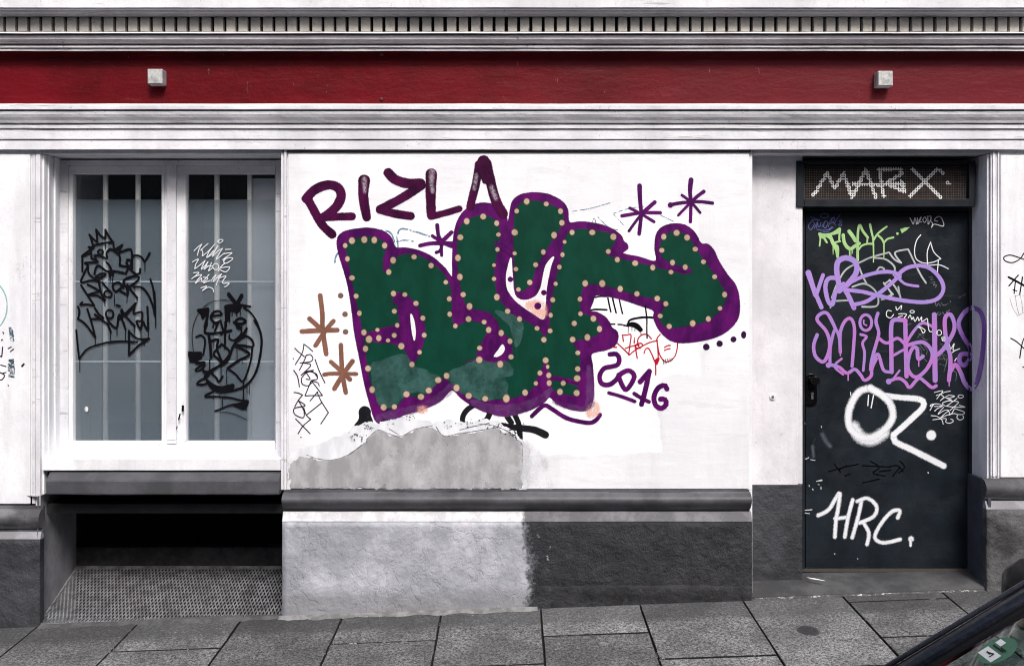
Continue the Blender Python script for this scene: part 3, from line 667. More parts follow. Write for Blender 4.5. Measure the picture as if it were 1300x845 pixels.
for i,(xa,xc) in enumerate(zip(cols,cols[1:])):
    ks=[-.02,.43,1.13,1.83,2.53,-YK] if i%2==1 else [-.02,.75,1.45,2.15,2.85,-YK]
    if i==11: ks=[-.02,.90,1.6,2.3,-YK]
    if i==12: ks=[-.02,.13,.60,1.3,2.0,2.6,-YK]
    for t0,t1 in zip(ks,ks[1:]):
        if t0==-.02: t0=-.02
        tone=rnd.uniform(.70,1.18); dz=rnd.uniform(-.0025,.0025); tx=rnd.uniform(-.004,.004); ty=rnd.uniform(-.003,.003); g=.0038; gy=.0060
        xs=[xa+g+(xc-xa-2*g)*k/4 for k in range(5)]; ys=[-(t0+gy)-(t1-t0-2*gy)*k/5 for k in range(6)]
        cx,cy=(xa+xc)/2,-(t0+t1)/2; top={}
        for a_,x in enumerate(xs):
            for b_,yv_ in enumerate(ys):
                ed=(a_ in (0,4) or b_ in (0,5)); jx=rnd.uniform(-.0016,.0016) if ed else 0
                v=bm.verts.new((x+jx,yv_+(rnd.uniform(-.0016,.0016) if ed else 0),G(x,yv_)+dz+(x-cx)*tx+(yv_-cy)*ty)); v[tl]=tone; top[a_,b_]=v
        for a_ in range(4):
            for b_ in range(5): bm.faces.new((top[a_,b_],top[a_,b_+1],top[a_+1,b_+1],top[a_+1,b_]))
        rim=[top[a_,0] for a_ in range(5)]+[top[4,b_] for b_ in range(1,6)]+[top[a_,5] for a_ in range(3,-1,-1)]+[top[0,b_] for b_ in range(4,0,-1)]
        low=[]
        for v in rim:
            q=bm.verts.new((v.co.x+(.002 if v.co.x<cx else -.002)*-1,v.co.y,v.co.z-.03)); q[tl]=tone*.8; low.append(q)
        for k in range(len(rim)): bm.faces.new((rim[k],low[k],low[(k+1)%len(rim)],rim[(k+1)%len(rim)])).material_index=1
bm.normal_update(); bmesh.ops.recalc_face_normals(bm,faces=bm.faces); bm.to_mesh(me); bm.free(); me.materials.append(m_slab); me.materials.append(m_grout)
pav=bpy.data.objects.new('pavement',me); COL.objects.link(pav); tag(pav,'grey concrete slab pavement sloping along the house','pavement',kind='structure')
bv=pav.modifiers.new('bevel','BEVEL'); bv.width=.0025; bv.segments=1; bv.limit_method='ANGLE'; bv.angle_limit=R(50)
m=MB(); nx=30
for i in range(nx):
    xa,xc=-4.9+i*10.1/nx,-4.9+(i+1)*10.1/nx
    m.poly([(xa,0,G(xa,0)-.013),(xa,YK,G(xa,YK)-.013),(xc,YK,G(xc,YK)-.013),(xc,0,G(xc,0)-.013)])
o=m.build('pavement_bed',m_grout); tag(o,'sandy joints between the pavement slabs','ground',kind='structure')
# road, kerb and the wide ground sheet
m=MB()
for i in range(12):
    xa=-6+i*1.0; xc=xa+.992
    def kk(x,y,dz): return (x,y,G(x,YK)+dz)
    i8=[m.vert(v) for v in (kk(xa,YK,-.2),kk(xc,YK,-.2),kk(xc,YK-.14,-.2),kk(xa,YK-.14,-.2),kk(xa,YK,.002),kk(xc,YK,.002),kk(xc,YK-.14,-.002),kk(xa,YK-.14,-.002))]
    for q in ((0,3,2,1),(4,5,6,7),(0,1,5,4),(1,2,6,5),(2,3,7,6),(3,0,4,7)): m.face([i8[k] for k in q])
o=m.build('kerb',plaster('granite_kerb',(.26,.26,.26),(.18,.18,.18),30,200,.4,.8),bevel=.01); tag(o,'granite kerb stones','kerb',kind='structure')
ROAD=lambda x: .006+.037*x+.055*YK-.13
m=MB(); m.poly([(-40,YK-.05,ROAD(-4)),(-40,-11,ROAD(-4)),(-5,-11,ROAD(-5)),(-5,YK-.05,ROAD(-5))]); m.poly([(-5,YK-.05,ROAD(-5)),(-5,-11,ROAD(-5)),(5,-11,ROAD(5)),(5,YK-.05,ROAD(5))]); m.poly([(5,YK-.05,ROAD(5)),(5,-11,ROAD(5)),(40,-11,ROAD(5)),(40,YK-.05,ROAD(5))])
o=m.build('road',plaster('asphalt',(.055,.055,.057),(.035,.035,.037),3,200,.6,.85)); tag(o,'dark asphalt road','road',kind='structure')
m=MB(); m.poly([(-400,-400,-.9),(400,-400,-.9),(400,400,-.9),(-400,400,-.9)])
o=m.build('ground',plaster('earth',(.10,.095,.09),(.07,.07,.065),.3,20,.3,.9)); tag(o,'ground beneath the street','ground',kind='structure')
# opposite houses that close the narrow street
m=MB(); m.box(-22,22,-16,-11.2,-.5,7.6)
op=empty('opposite_house',(0,-11.2,-.3),'plain rendered house across the street','building')
m.build('wall',plaster('opposite_render',(.32,.29,.26),(.26,.24,.22),1,40,.3,.85),op)
for k in range(12):
    for fl in range(2):
        m=MB(); x_=-19+k*3.4; m.box(x_,x_+1.2,-11.2+.0005,-11.16,1.0+fl*3.1,2.9+fl*3.1); m.build('window',simple('far_window%d%d'%(k,fl),(.05,.06,.07),.2) if k+fl==0 else bpy.data.materials['far_window00'],op)

# door step: sloping slab in front of the door
m=MB(); xs0,xs1=X(953.5,.0),X(1253,-.0)+.03; n=24; rows=[]
for i in range(n+1):
    x=xs0+(xs1-xs0)*i/n; r_=[]
    for yv_,zz in ((YD+.06,Z(723.2,YD)),(YD*.5,(Z(723.2,YD)+G(x,-.03)+.014)/2+.004),(-.022,G(x,-.05)+.020),(-.030,G(x,-.05)+.012),(-.032,G(x,-.05)-.05)):
        r_.append(m.vert((x,yv_,zz+.0012*noise.noise(Vector((x*9,yv_*9,0))))))
    rows.append(r_)
for i in range(n):
    for k in range(4): m.face([rows[i][k],rows[i][k+1],rows[i+1][k+1],rows[i+1][k]])
m.build('door_step',m_step,bld,smooth=40)
# mortar fillets where the house meets the pavement
def fillet(name,x0,x1,y0,w,mat,sd,h=.012):
    m=MB(); n=max(3,int((x1-x0)/.02)); rows=[]
    for i in range(n+1):
        x=x0+(x1-x0)*i/n; ww=w*(.75+.5*noise.noise(Vector((x*9,sd,0)))+.3*noise.noise(Vector((x*40,sd,2))))
        rows.append([m.vert((x,y0,G(x,-.05)+h)),m.vert((x,y0-ww*.6,G(x,-.05)+h*.5)),m.vert((x,y0-ww,G(x,y0-ww)+.0006))])
    for i in range(n):
        for k in range(2): m.face([rows[i][k],rows[i][k+1],rows[i+1][k+1],rows[i+1][k]])
    m.build(name,mat,bld,smooth=60)
m_mort=plaster('pale_mortar',(.24,.24,.24),(.13,.13,.13),14,120,.6,.9,dirt=(.6,.6,.6),dirt_lo=.6,dirt_hi=.68,dscale=50)
fillet('mortar_fillet',X(357),X(682),-.05,.055,m_mort,3)
fillet('mortar_fillet',X(56),X(356),-.038,.05,plaster('dark_mortar',(.11,.11,.112),(.06,.06,.06),14,120,.6,.9,dirt=(.5,.5,.5),dirt_lo=.64,dirt_hi=.7,dscale=50),5)
fillet('mortar_fillet',X(956),X(1285),-.028,.016,plaster('grey_step_mortar',(.10,.10,.10),(.05,.05,.05),22,120,.6,.9,dirt=(.55,.55,.55),dirt_lo=.52,dirt_hi=.58,dscale=26),7,.009)
# litter and stain
m=MB(); c=Vector((X(1034,.06),.045,0)); zz=Z(737,.045)
m.poly([(X(1025,.06),.07,zz+.014),(X(1029,.06),.055,zz+.010),(X(1045,.05),.03,zz+.006),(X(1047,.05),.036,zz+.004),(X(1036,.05),.052,zz+.012)])
o=m.build('paper_scrap',m_paper,recalc=False); o.location.z=.0; tag(o,'small torn white paper scrap on the door step','litter')
sol=o.modifiers.new('s','SOLIDIFY'); sol.thickness=.0012
# ================================================================== graffiti: real layers of paint on the surfaces
SP=flat(-.0145)
p_white = paint('roller_white',(.86,.86,.885),.04,.6,.85,grain=60)
p_fresh = paint('fresh_roller_white',(.86,.86,.885),.03,.6,.7,grain=50,lo=.05,hi=.95)
p_plum  = paint('plum_spray',(.062,.003,.042),.45,.4,1,c2=(.026,.0015,.020))
p_purp  = paint('purple_spray',(.098,.004,.108),.4,.42,1,c2=(.044,.002,.062))
p_green = paint('deep_green_fill',(.0016,.044,.027),.3,.5,1,c2=(.0010,.034,.020))
p_teal  = paint('washed_teal',(.05,.135,.125),.3,.7,.75,wear=.42,ws=11,wb=.22)
p_lilacw= paint('washed_lilac',(.17,.06,.22),.3,.7,.6,wear=.48,ws=12,wb=.22)
p_beige = paint('beige_dots',(.47,.36,.265),.15,.6,1,c2=(.34,.26,.19))
p_rim   = paint('beige_dot_rim',(.24,.13,.09),.2,.6,.8)
p_brown = paint('brown_spray',(.22,.10,.068),.2,.55,1)
p_pink  = paint('salmon_spray',(.82,.42,.32),.1,.6,.7,c2=(.84,.46,.36),lo=.05,hi=1.0,wear=.44,ws=30,wb=.14)
p_red   = paint('red_marker',(.52,.008,.03),.3,.4,.95,wear=.36)
p_ink   = paint('black_ink',(.005,.005,.007),.2,.6,1,spec=.03)
p_inkp  = paint('purple_black_ink',(.022,.010,.030),.3,.5,.95)
p_blackw= paint('worn_black_spray',(.009,.010,.013),.2,.5,1,wear=.34)
p_blue  = paint('faded_blue_marker',(.10,.22,.32),.3,.6,.75,wear=.46)
p_cem   = paint('bare_cement',(.40,.40,.415),.3,.85,1,c2=(.27,.27,.28),lo=.45,hi=.55,grain=90)
p_skim  = paint('torn_filler',(.60,.62,.66),.2,.8,1,c2=(.74,.75,.79),lo=.42,hi=.55,grain=90)
p_chip  = paint('dark_paint_tear',(.07,.07,.07),.3,.8,.7,wear=.43,wb=.12)

# pencil-thin scratches of an older tag
P=Paint(VA,SP,.0004,.35)
P.S("500,412 540,420 560,450 568,490",10); P.S("585,500 582,440 600,405 660,415 745,442",9); P.S("580,470 620,462 662,468",8); P.S("300,505 270,540 262,575",9)
P.view(VB); P.S("350,315 440,300 540,272",4); P.S("560,325 640,300 720,290",4); P.S("480,345 540,400 600,410",5); P.S("560,330 610,385",4); P.S("800,335 870,368",4); P.S("440,395 460,350 470,385",4)
P.build('old_tag',p_blue,bld,'faint worn blue tag above the first green letter')

# ---- black leftovers below the piece (under the torn filler)
P=Paint((580,490,6.5),SP,.0006,.8)
P.S("170,140 90,190 50,250 45,330",44); P.S("290,170 250,270 200,300",46); P.S("440,160 490,260 515,330 522,430",44); P.S("415,250 450,300",46); P.S("330,315 430,335 530,345 640,360 730,400",46,w2=62); P.S("430,350 470,400 515,430",50)
P.view(VC); P.S("415,535 410,575 380,610 350,640 315,662",66,w2=16); P.S("425,560 440,600 400,660",46,w2=14); P.S("235,682 275,690",14)
P.build('black_spray_remains',p_blackw,bld,'scratched black spray strokes under the big piece')
# ---- main piece
P=Paint(VA,SP,.0030,1.1)
sil=[]
def vp(v,t): 
    for q in t.split():
        a,c=q.split(','); sil.append((v[0]+float(a)/v[2],v[1]+float(c)/v[2]))
vp(VA,"275,470 292,432 340,412 430,402 500,415 545,445 572,500 620,503 690,517 760,550 820,602 862,650 865,560 870,455 885,380 915,325 960,290 1020,274 1085,288 1130,330 1148,372 1160,310 1172,265 1205,235 1255,223")
vp(VB,"170,222 225,230 290,262 322,305 332,372 385,370 440,374 505,388 560,412 598,442 608,468 628,485 630,505 605,530 690,550 775,570 772,500 780,432 812,395 870,380 930,390 975,428 1005,480 1040,485 1072,518 1095,570 1140,640 1182,695 1200,770 1196,850")
vp(VD,"1160,100 1100,142 1020,166 930,178 865,172 818,142 785,100 766,50 765,15")
vp(VB,"700,795 600,762 520,745 468,742 452,775 436,825")
vp(VD,"470,26 512,48 538,80 548,104 575,125 580,160 562,195 520,215 446,236 450,300 456,400 450,480 430,518 390,526 330,515 272,490 232,455 200,485 130,522 60,542 0,552")
vp(VC,"1060,540 980,508 910,462 860,420 800,475 720,515 620,545 560,575 500,590 468,570 440,480 415,385 390,255 365,130 350,5")
vp(VA,"330,690 305,600 285,535")
P.view((0,0,1)); P.P(sil)
P.build('piece_outline',p_purp,bld,'purple outline of the big spray painted letters')
P=Paint(VB,SP,.0034,.7)
P.P("35,553 20,600 12,650 18,710 50,760 95,800 150,835 200,862 208,800 217,700 236,600 253,548 215,590 200,650 186,710 160,750 110,770 70,760 50,728 42,650 38,590")
P.view(VC); P.P("650,35 655,110 668,168 674,120 664,60"); P.P("1075,250 1100,215 1118,188 1129,210 1118,237 1090,252")
P.build('piece_gaps',p_white,bld,'white gaps left between the purple outlines')
P=Paint(VB,SP,.0040,2.6)
P.P("122,790 160,778 190,790 206,800 203,852 160,832 125,806"); P.view(VC); P.P("655,60 660,120 668,158 672,110"); P.P("690,515 730,512 728,525 700,530"); P.view(VD); P.P("430,520 465,490 480,530 440,555")
P.build('pink_fade',p_pink,bld,'salmon pink spray in the gap between the tall letters')
P=Paint(VB,SP,.0046,.6); P.dot(32,662,14); P.dot(203,730,14); P.dot(172,798,18)
P.build('gap_dots',p_purp,bld)

g=Paint(VA,SP,.0050,.8)
def each(name,mat,parent,label,view,surf,off,fe,items):
    for i,(x_,y_,r_,ry_) in enumerate(items):
        q=Paint(view,surf,off,fe); q.dot(x_,y_,r_,ry_); q.build(name,mat,parent,label)
def poly(paint,*seq):
    out=[]
    for v,t in seq:
        for q in t.split():
            a,c=q.split(','); out.append((v[0]+float(a)/v[2],v[1]+float(c)/v[2]))
    paint.view((0,0,1)); paint.P(out)
# first letter
poly(g,(VA,"322,500 340,470 400,450 465,450 507,472 518,510 505,560 508,602 530,632 552,590 590,546 660,536 725,560 775,595 825,650 848,700 855,760 862,845"),
 (VC,"872,50 876,98 945,74 1010,85 1036,118 1010,180 988,250 930,275 885,305 842,348 790,375 742,428 700,458 630,446 570,508 512,512 482,460 458,425 435,312 420,211 408,128 390,35"),(VA,"350,655"))
# second letter
poly(g,(VA,"893,448 905,400 935,362 1020,338 1085,368 1102,434 1094,510 1076,590 1076,660 1092,753 1145,822"),
 (VD,"15,28 80,60 168,107 203,165 214,270 186,335 160,392 105,437 12,468"),(VC,"1080,468 1030,468 946,453 884,413 838,355 900,300 1000,272 1060,290 1107,302 1162,262 1166,210 1152,155 1112,112 1095,70 1045,20"),
 (VA,"950,804 918,745 900,650 890,553"))
# tall inner arm
poly(g,(VB,"52,423 58,330 74,290 115,262 215,276 286,312 300,345 292,385 258,440 203,526 164,592 135,682 100,715 70,720 58,690 58,610 52,530"))
# last letter with long arm and hook
poly(g,(VB,"347,418 400,407 450,414 540,430 568,452 545,500 520,536 578,558 669,576 759,600 852,622 925,640 955,622 925,606 862,580 815,552 800,512 812,450 850,425 881,420 934,444 976,504 1020,570 1077,647 1130,740 1118,790"),
 (VD,"1104,10 1043,62 963,86 843,102 800,70 795,40"),(VB,"802,838 828,790 782,763 678,738 593,714 501,688 414,686 395,720 387,763"),
 (VD,"386,10 400,34 456,54 492,105 478,132 425,158 356,166 352,190 378,232 386,300 374,362 362,376 300,362 230,345 222,303 216,272 205,168 232,120 238,40"),(VB,"248,767 263,685 283,600 299,537 310,471 325,430"))
poly(g,(VD,"230,384 262,378 302,386 350,398 376,412 370,440 330,444 285,432 245,412"))
g.build('piece_fill',p_green,bld,'dark green fill of the big spray painted letters')
P=Paint(VC,SP,.0064,.8)
t=[(VA,"562,737 600,733 640,755 680,795 702,850"),(VC,"714,55 720,142 697,229 656,291 638,255 622,215 602,198 600,140 592,60 578,-30"),(VA,"566,790")]
poly(P,*t)
P.view(VC); P.P("411,143 470,118 530,102 585,95 606,130 600,195 550,182 490,180 440,165")
P.P("862,5 905,-8 960,8 1020,28 1068,62 1095,100 1112,132 1098,160 1060,140 1046,112 1020,80 946,66 880,92 866,60")
P.P("1060,140 1110,135 1152,172 1168,215 1160,255 1110,290 1050,285 1000,268 990,240 1010,190")
P.view(VD); P.P("213,285 186,335 158,392 195,412 240,410 232,372 226,330"); P.S("228,352 300,366 374,382",18)
P.view(VB); P.S("855,600 900,606 948,618",26); 
P.view(VA); P.S("1090,480 1120,500 1165,530",26,fe=2); P.S("560,500 530,545 520,610",26)
P.build('piece_inner_lines',p_purp,bld,'purple inner lines of the big piece')
P=Paint(VC,SP,.0088,.5); P.P("1075,250 1100,215 1118,190 1129,210 1118,235 1090,252"); P.P("650,35 655,110 668,168 674,120 664,60")
P.build('piece_gaps',p_white,bld)
P=Paint(VC,SP,.0092,1.3)
P.P("450,300 500,280 545,255 620,247 665,300 720,325 762,345 795,368 742,424 690,430 628,440 560,500 500,500 470,440",rough=1.5); P.P("838,340 900,310 1000,268 1060,288 1140,280 1165,340 1125,355 1140,400 1130,450 1030,470 940,445 880,405",rough=1.5)
P.P("1085,20 1160,40 1220,90 1190,200 1160,100",rough=1)
P.build('washed_patch',p_teal,bld,'washed out teal patches in the green fill')
P=Paint(VC,SP,.0098,2.2); P.P("480,560 560,530 700,500 800,440 858,395 860,425 790,480 700,520 600,560 510,592",rough=1); P.P("960,480 1100,505 1260,480 1370,420 1290,500 1150,550 1040,530",rough=1); P.view(VD); P.P("250,480 330,500 420,500 430,300 455,460 430,515 340,515",rough=1)
P.build('washed_patch',p_lilacw,bld,'lighter worn streaks in the purple outline')
dots=[(VA,"315,490,13 350,465,17 413,460,17 464,462,16 517,490,15 327,558,13 350,655,16 371,748,14 388,835,13 538,625,15 560,565,16 667,548,15 754,592,15 829,677,13 847,762,14 562,735,15 620,740,14 677,785,15 566,825,14 849,840,13 936,366,16 1020,342,17 1089,376,14 1098,434,13 1093,510,12 1075,590,11 1075,660,13 1090,753,16 1145,825,15 903,448,17 891,553,16 901,650,16 918,740,15 950,800,16"),
(VB,"64,314,13 115,265,16 215,278,14 288,315,14 295,374,15 255,437,16 200,523,13 161,588,14 131,678,15 73,714,13 60,610,13 54,530,12 54,423,18 347,423,14 450,423,17 558,445,17 532,520,14 309,471,11 298,537,12 282,600,13 263,685,12 248,767,14 578,562,14 669,580,17 759,602,14 852,625,14 925,600,14 860,577,14 805,514,15 815,445,15 881,425,17 934,449,16 976,508,15 1018,573,14 1075,649,14 1126,740,14 1102,810,13 414,683,16 501,684,17 593,711,15 678,736,15 782,760,16 826,787,14 387,763,13"),
(VC,"567,20,14 581,92,12 411,128,15 437,163,18 480,115,12 487,157,15 534,169,12 566,143,14 602,198,17 419,211,15 432,312,17 453,420,16 512,510,17 566,507,15 628,443,18 702,456,18 742,424,18 790,371,18 833,349,16 884,411,17 946,451,18 1030,466,17 1138,465,19 712,55,14 719,142,14 695,229,13 656,291,15 848,35,12 878,95,13 945,60,16 1025,75,14 1048,115,15 1002,208,15 1000,268,18 1107,290,17 1162,253,15 1157,173,14 1112,131,15 1206,60,14 1234,435,16"),
(VD,"168,107,14 203,165,15 235,120,14 238,40,12 212,270,17 183,335,14 222,303,10 228,347,14 230,386,14 162,388,12 302,387,14 285,431,16 370,437,17 373,362,18 376,314,15 376,232,14 350,164,16 425,153,16 487,110,15 456,58,16 390,33,13 358,82,15 797,44,14 843,97,15 963,82,16 1043,59,14 15,465,18")]
P=Paint(VA,SP,.0104,.4); Q=Paint(VA,SP,.0108,.3); rr=random.Random(5); seen=[]
for v,t in dots:
    P.view(v); Q.view(v)
    for q in t.split():
        x_,y_,r_=map(float,q.split(',')); e=rr.uniform(.9,1.18)
        q_=P.T((x_,y_))
        if any(math.hypot(q_[0]-a_[0],q_[1]-a_[1])<4 for a_ in seen): continue
        seen.append(q_); P.k=Q.k=0; P.dot(x_,y_,r_*1.02,r_*e*1.02); Q.k=3; Q.dot(x_,y_,r_*.84,r_*e*.84)
P.build('dot_rims',p_rim,bld); Q.build('piece_dots',p_beige,bld,'beige dots along the edges of the green letters')

# ---- lettering above the piece
P=Paint(VA,SP,.0020,1.3)
P.S("122,250 150,300 195,380 248,432",44); P.S("116,250 160,205 225,180 275,192 295,230 278,280 240,320 205,345",48); P.S("205,345 290,342 350,341",40)
P.S("412,158 408,240 425,345",60,w2=44); P.S("535,118 570,152 630,172 700,172",50); P.S("705,182 620,238 540,282 494,305",46); P.S("494,305 560,325 650,339",42)
P.S("755,125 752,230 755,335",58,w2=46); P.S("760,340 830,322 898,302",34)
P.S("998,75 985,165 965,245 955,290",42); P.S("1038,70 1058,165 1085,260 1122,328",50); P.S("1022,60 1026,110",64); P.S("1022,110 1030,160",50,w2=30)
P.build('graffiti_letters',p_plum,bld,'five plum spray painted letters top left of the panel')
P=Paint(VA,SP,.0060,3.0); P.S("758,112 756,165 762,215",26,w2=10); P.S("412,150 416,215",18,w2=8); P.S("985,130 975,200",10); P.S("1062,190 1085,250",14)
P.build('thin_spray',paint('thin_plum_spray',(.45,.36,.44),.2,.5,.75,lo=.1,hi=1.0,wear=.46,ws=90,wb=.12),bld,'faded spots in the plum letters')
P=Paint(VA,SP,.0022,.8)
P.S("785,385 792,440 808,470",20); P.S("812,480 800,515 780,525",16); P.S("805,480 808,540",16); P.S("697,490 760,478 870,478",20); P.S("858,422 800,478",22); P.S("760,440 820,478 862,495",17)
P.build('painted_star',p_purp,bld,'purple spray star left of the tall letters')
P=Paint(VB,SP,.0022,.7)
P.S("692,185 695,260 702,325",24,w2=18); P.S("702,325 690,430",19); P.S("602,338 650,330 702,322 798,322",18); P.S("770,268 705,325",20); P.S("705,325 670,370 638,415",15); P.S("642,298 700,328 766,368",15)
P.build('painted_star',p_purp,bld,'left purple spray star top right of the panel')
P=Paint(VB,SP,.0022,.7)
P.S("955,155 950,210 955,268",26,w2=18); P.S("955,268 952,368",17); P.S("848,282 900,272 955,268",18); P.S("955,266 1010,266 1065,273",17); P.S("1020,214 985,240 955,268 890,335",20,w2=13); P.S("908,232 955,268 1002,322",14); P.dot(850,283,14)
P.build('painted_star',p_purp,bld,'right purple spray star top right of the panel')
P=Paint(VD,SP,.0022,.8); P.dot(1033,202,17); P.dot(1101,185,16); P.dot(1172,163,15); P.dot(1224,140,13,19)
P.build('painted_dots',paint('dark_purple_dots',(.03,.004,.04),.3,.5),bld,'four dark purple dots right of the hook')
P=Paint(VD,SP,.0022,.8)
P.S("540,240 572,238 588,262 580,292 550,302 510,312 488,350 498,388 535,395 570,372 590,345 612,330",24); P.S("585,345 635,322 665,355 625,420 600,390 585,350",24); P.S("695,380 742,326",26); P.S("742,326 722,420 702,495",26); P.S("665,440 700,462 740,482",20); P.S("535,436 600,455 668,480",18); P.S("832,416 822,398 788,410 766,455 775,500 805,515 828,495 822,470 800,468",26)
P.build('painted_year',p_purp,bld,'purple year number under the piece')
P=Paint(VD,SP,.0020,.8); P.S("142,555 178,520 210,500 250,522 320,565 400,585 445,588 475,570 490,548",22)
P.build('painted_wave',p_purp,bld,'purple wavy stroke below the last letter')
P=Paint(VC,SP,.0020,.8)
P.S("187,-60 198,30 200,110 218,238",24); P.S("93,123 180,118 275,116",24); P.S("133,58 200,118",24); P.S("255,70 215,118 163,195",23)
P.build('painted_star',p_brown,bld,'upper brown spray star left of the piece')
P=Paint(VC,SP,.0020,.8)
P.S("293,192 300,330 318,435",23); P.S("207,343 250,338 372,340",20); P.S("242,278 300,330 340,368",22); P.S("352,275 305,340 260,415",24)
P.build('painted_star',p_brown,bld,'lower brown spray star left of the piece')
P=Paint(VC,SP,.0020,.6); P.dot(314,35,14); P.dot(317,125,14); P.view(VA); P.dot(292,745,14)
P.build('painted_dots',paint('brown_dots',(.18,.11,.085),.2,.6),bld,'brown dots beside the brown stars')
P=Paint((745,365,7.683),SP,.0020,.3)
for t in ("290,535 350,590 415,655","415,655 470,610 530,575 610,535 690,515","375,592 440,570 510,558","345,462 385,462 430,460 420,560 408,655","350,465 352,490 358,522","465,490 462,540","475,560 480,620 492,688","520,590 500,560 500,500 540,458 590,458 630,498","558,640 572,600 600,590 630,640 665,715 695,690 690,560 684,500 715,455","690,560 712,655 770,722 850,680 880,600 885,540","758,582 785,565 815,562","758,610 785,598 812,594","668,710 672,780 672,850","250,578 290,580","470,560 520,540 545,560 510,590 470,580"):
    P.S(t,12)
P.S("666,715 700,690 680,740",24)
P.build('graffiti_tag',p_red,bld,'red scribbled tag in the gap under the long arm')
P=Paint((745,365,7.683),SP,.0014,.35)
P.S("82,95 130,85 190,86",14); P.S("205,100 218,165 234,235",15); P.S("252,105 268,175 286,245",15); P.S("318,120 332,185 348,252",14); P.S("25,222 90,212 195,216",17)
for a_ in ((235,355,272,355),(305,358,345,360),(358,366,405,374)): P.S("%d,%d %d,%d"%a_,15)
P.S("690,298 600,288 520,292 440,308 408,330 405,365",20); P.S("405,365 440,350 490,365 530,410",34); P.S("400,360 470,380 520,420",26); P.S("570,180 585,300 585,400 588,490",13); P.S("405,370 403,440",7); P.S("528,410 528,460",7); P.S("440,390 440,420",5); P.S("470,395 468,425",5)
for k in range(6): P.S("%d,%d %d,%d"%(750+k*18,700-k*3,745+k*17,748-k*7),5)
P.build('graffiti_tag',p_ink,bld,'black marker strokes under the long arm')
P=Paint((365,425,6.257),SP,.0016,.22)
for t in ("58,105 95,140 135,172","200,130 165,98 130,72","130,72 118,140 62,235","145,165 180,155 202,185 180,212 100,222","150,160 130,210 95,278","125,222 185,240 110,318","110,318 150,290 208,280 130,300","150,300 180,350 150,350","235,330 200,292 150,300 112,345 120,390 165,402 195,375","185,290 230,310 235,350 190,362 240,378 252,405","188,362 140,480","140,482 200,480 278,480","278,480 235,420 188,362","180,522 240,450","235,450 265,520 325,615","325,615 265,705","150,635 275,535","130,578 150,635 185,668","185,668 125,720 85,782","65,665 125,725 180,782","50,280 80,330 95,410","220,195 255,290 298,380","52,455 85,460 120,475","120,475 85,520 58,570","85,520 140,560 55,582 60,630 125,655 130,600 88,520"):
    P.S(t,8)
P.dot(47,187,5); P.dot(107,810,5)
P.build('graffiti_tag',p_inkp,bld,'thin black marker tag running down the left edge')
# ---- torn filler and bare cement lower left
P=Paint(VC,SP,.0130,.4)
P.P("30,745 110,722 200,690 262,664 330,640 392,596 440,582 482,592 560,572 640,548 700,578 780,585 850,572 940,592 1000,577 1080,582 1150,610 1212,664 1250,722 1262,800 1240,925 1000,918 500,922 250,918 30,922",smooth=False,rough=3.0)
P.view((0,0,1)); 
P.build('torn_filler',p_skim,bld,'torn whitish filler edge')
P=Paint(VC,SP,.0136,.3)
for t in ("120,752 170,771 250,778 330,752 400,702","430,668 482,626 530,642 600,658 670,622 760,604","780,610 820,655 900,643 1000,628 1090,612","1150,642 1190,672 1217,695 1222,745 1218,840","1000,595 1060,600 1130,625 1190,660","540,620 590,650","900,625 960,610 1050,590"): P.S(t,4.5)
P.build('filler_cracks',p_chip,bld,'dark torn edge line')
P=Paint(VC,SP,.0138,.25); r5=random.Random(9)
for (cx_,cy_,sx_,sy_,n_) in ((430,610,26,40,26),(520,575,60,14,16),(640,560,40,12,10),(850,600,20,16,8),(955,590,40,18,14),(1170,640,44,26,34),(1110,600,60,14,16),(380,655,40,22,18)):
    for _ in range(n_): P.dot(r5.gauss(cx_,sx_*.6),r5.gauss(cy_,sy_*.6),r5.uniform(1.2,4.5),r5.uniform(1.0,3.2))
P.build('paint_flecks',p_ink,bld,'black flecks of old paint along the torn edge')
P=Paint(VC,SP,.0142,.35)
P.P("35,800 80,762 170,776 250,782 330,757 400,707 432,668 482,630 530,648 600,664 670,628 760,610 820,660 900,650 1000,634 1090,618 1150,648 1190,680 1213,700 1218,750 1214,922 1000,921 500,923 250,920 35,922",smooth=False,rough=2.2)
P.build('bare_cement',p_cem,bld,'bare grey cement patch')
p_cem2=paint('white_wash_smear',(.62,.62,.65),.1,.8,.6,wear=.52,ws=7,wb=.16,lo=.2,hi=.9)
P=Paint(VC,SP,.0148,5); P.P("560,760 900,700 1100,760 1190,880 900,910 500,900",rough=4); P.P("1225,700 1290,740 1330,800 1350,918 1230,918",rough=3)
P.build('cement_smear',p_cem2,bld)

# ---- left pier: faded teal ring and torn blue scraps
SL=flat(-.0103)
P=Paint((0,340,5.28),SL,.0004,.5); P.O(-70,255,118,165,9)
P.build('graffiti_ring',paint('faded_teal_chalk',(.25,.55,.52),.2,.7,.85,wear=.42),bld,'faded teal painted ring at the left edge')
P=Paint((0,340,5.28),SL,.0004,.5); P.P("60,615 92,610 98,735 58,735",smooth=False,rough=1.0); P.P("65,400 80,395 88,440 92,490 70,485",rough=1.4)
P.build('torn_sticker',paint('torn_blue_print',(.055,.11,.16),.4,.7,.9,wear=.48),bld,'torn blue sticker remains at the left edge')
P=Paint((0,340,5.28),SL,.0008,.3)
for t in ("0,700 30,720 10,750 -30,745","20,705 40,700","5,650 40,660","55,540 75,530","90,545 70,560","12,595 18,530","20,430 25,440","10,485 16,480","-20,600 8,590","55,785 56,790"): P.S(t,8)
P.S("148,658 160,644",13)
P.build('ink_marks',p_inkp,bld,'small dark ink marks at the left edge')
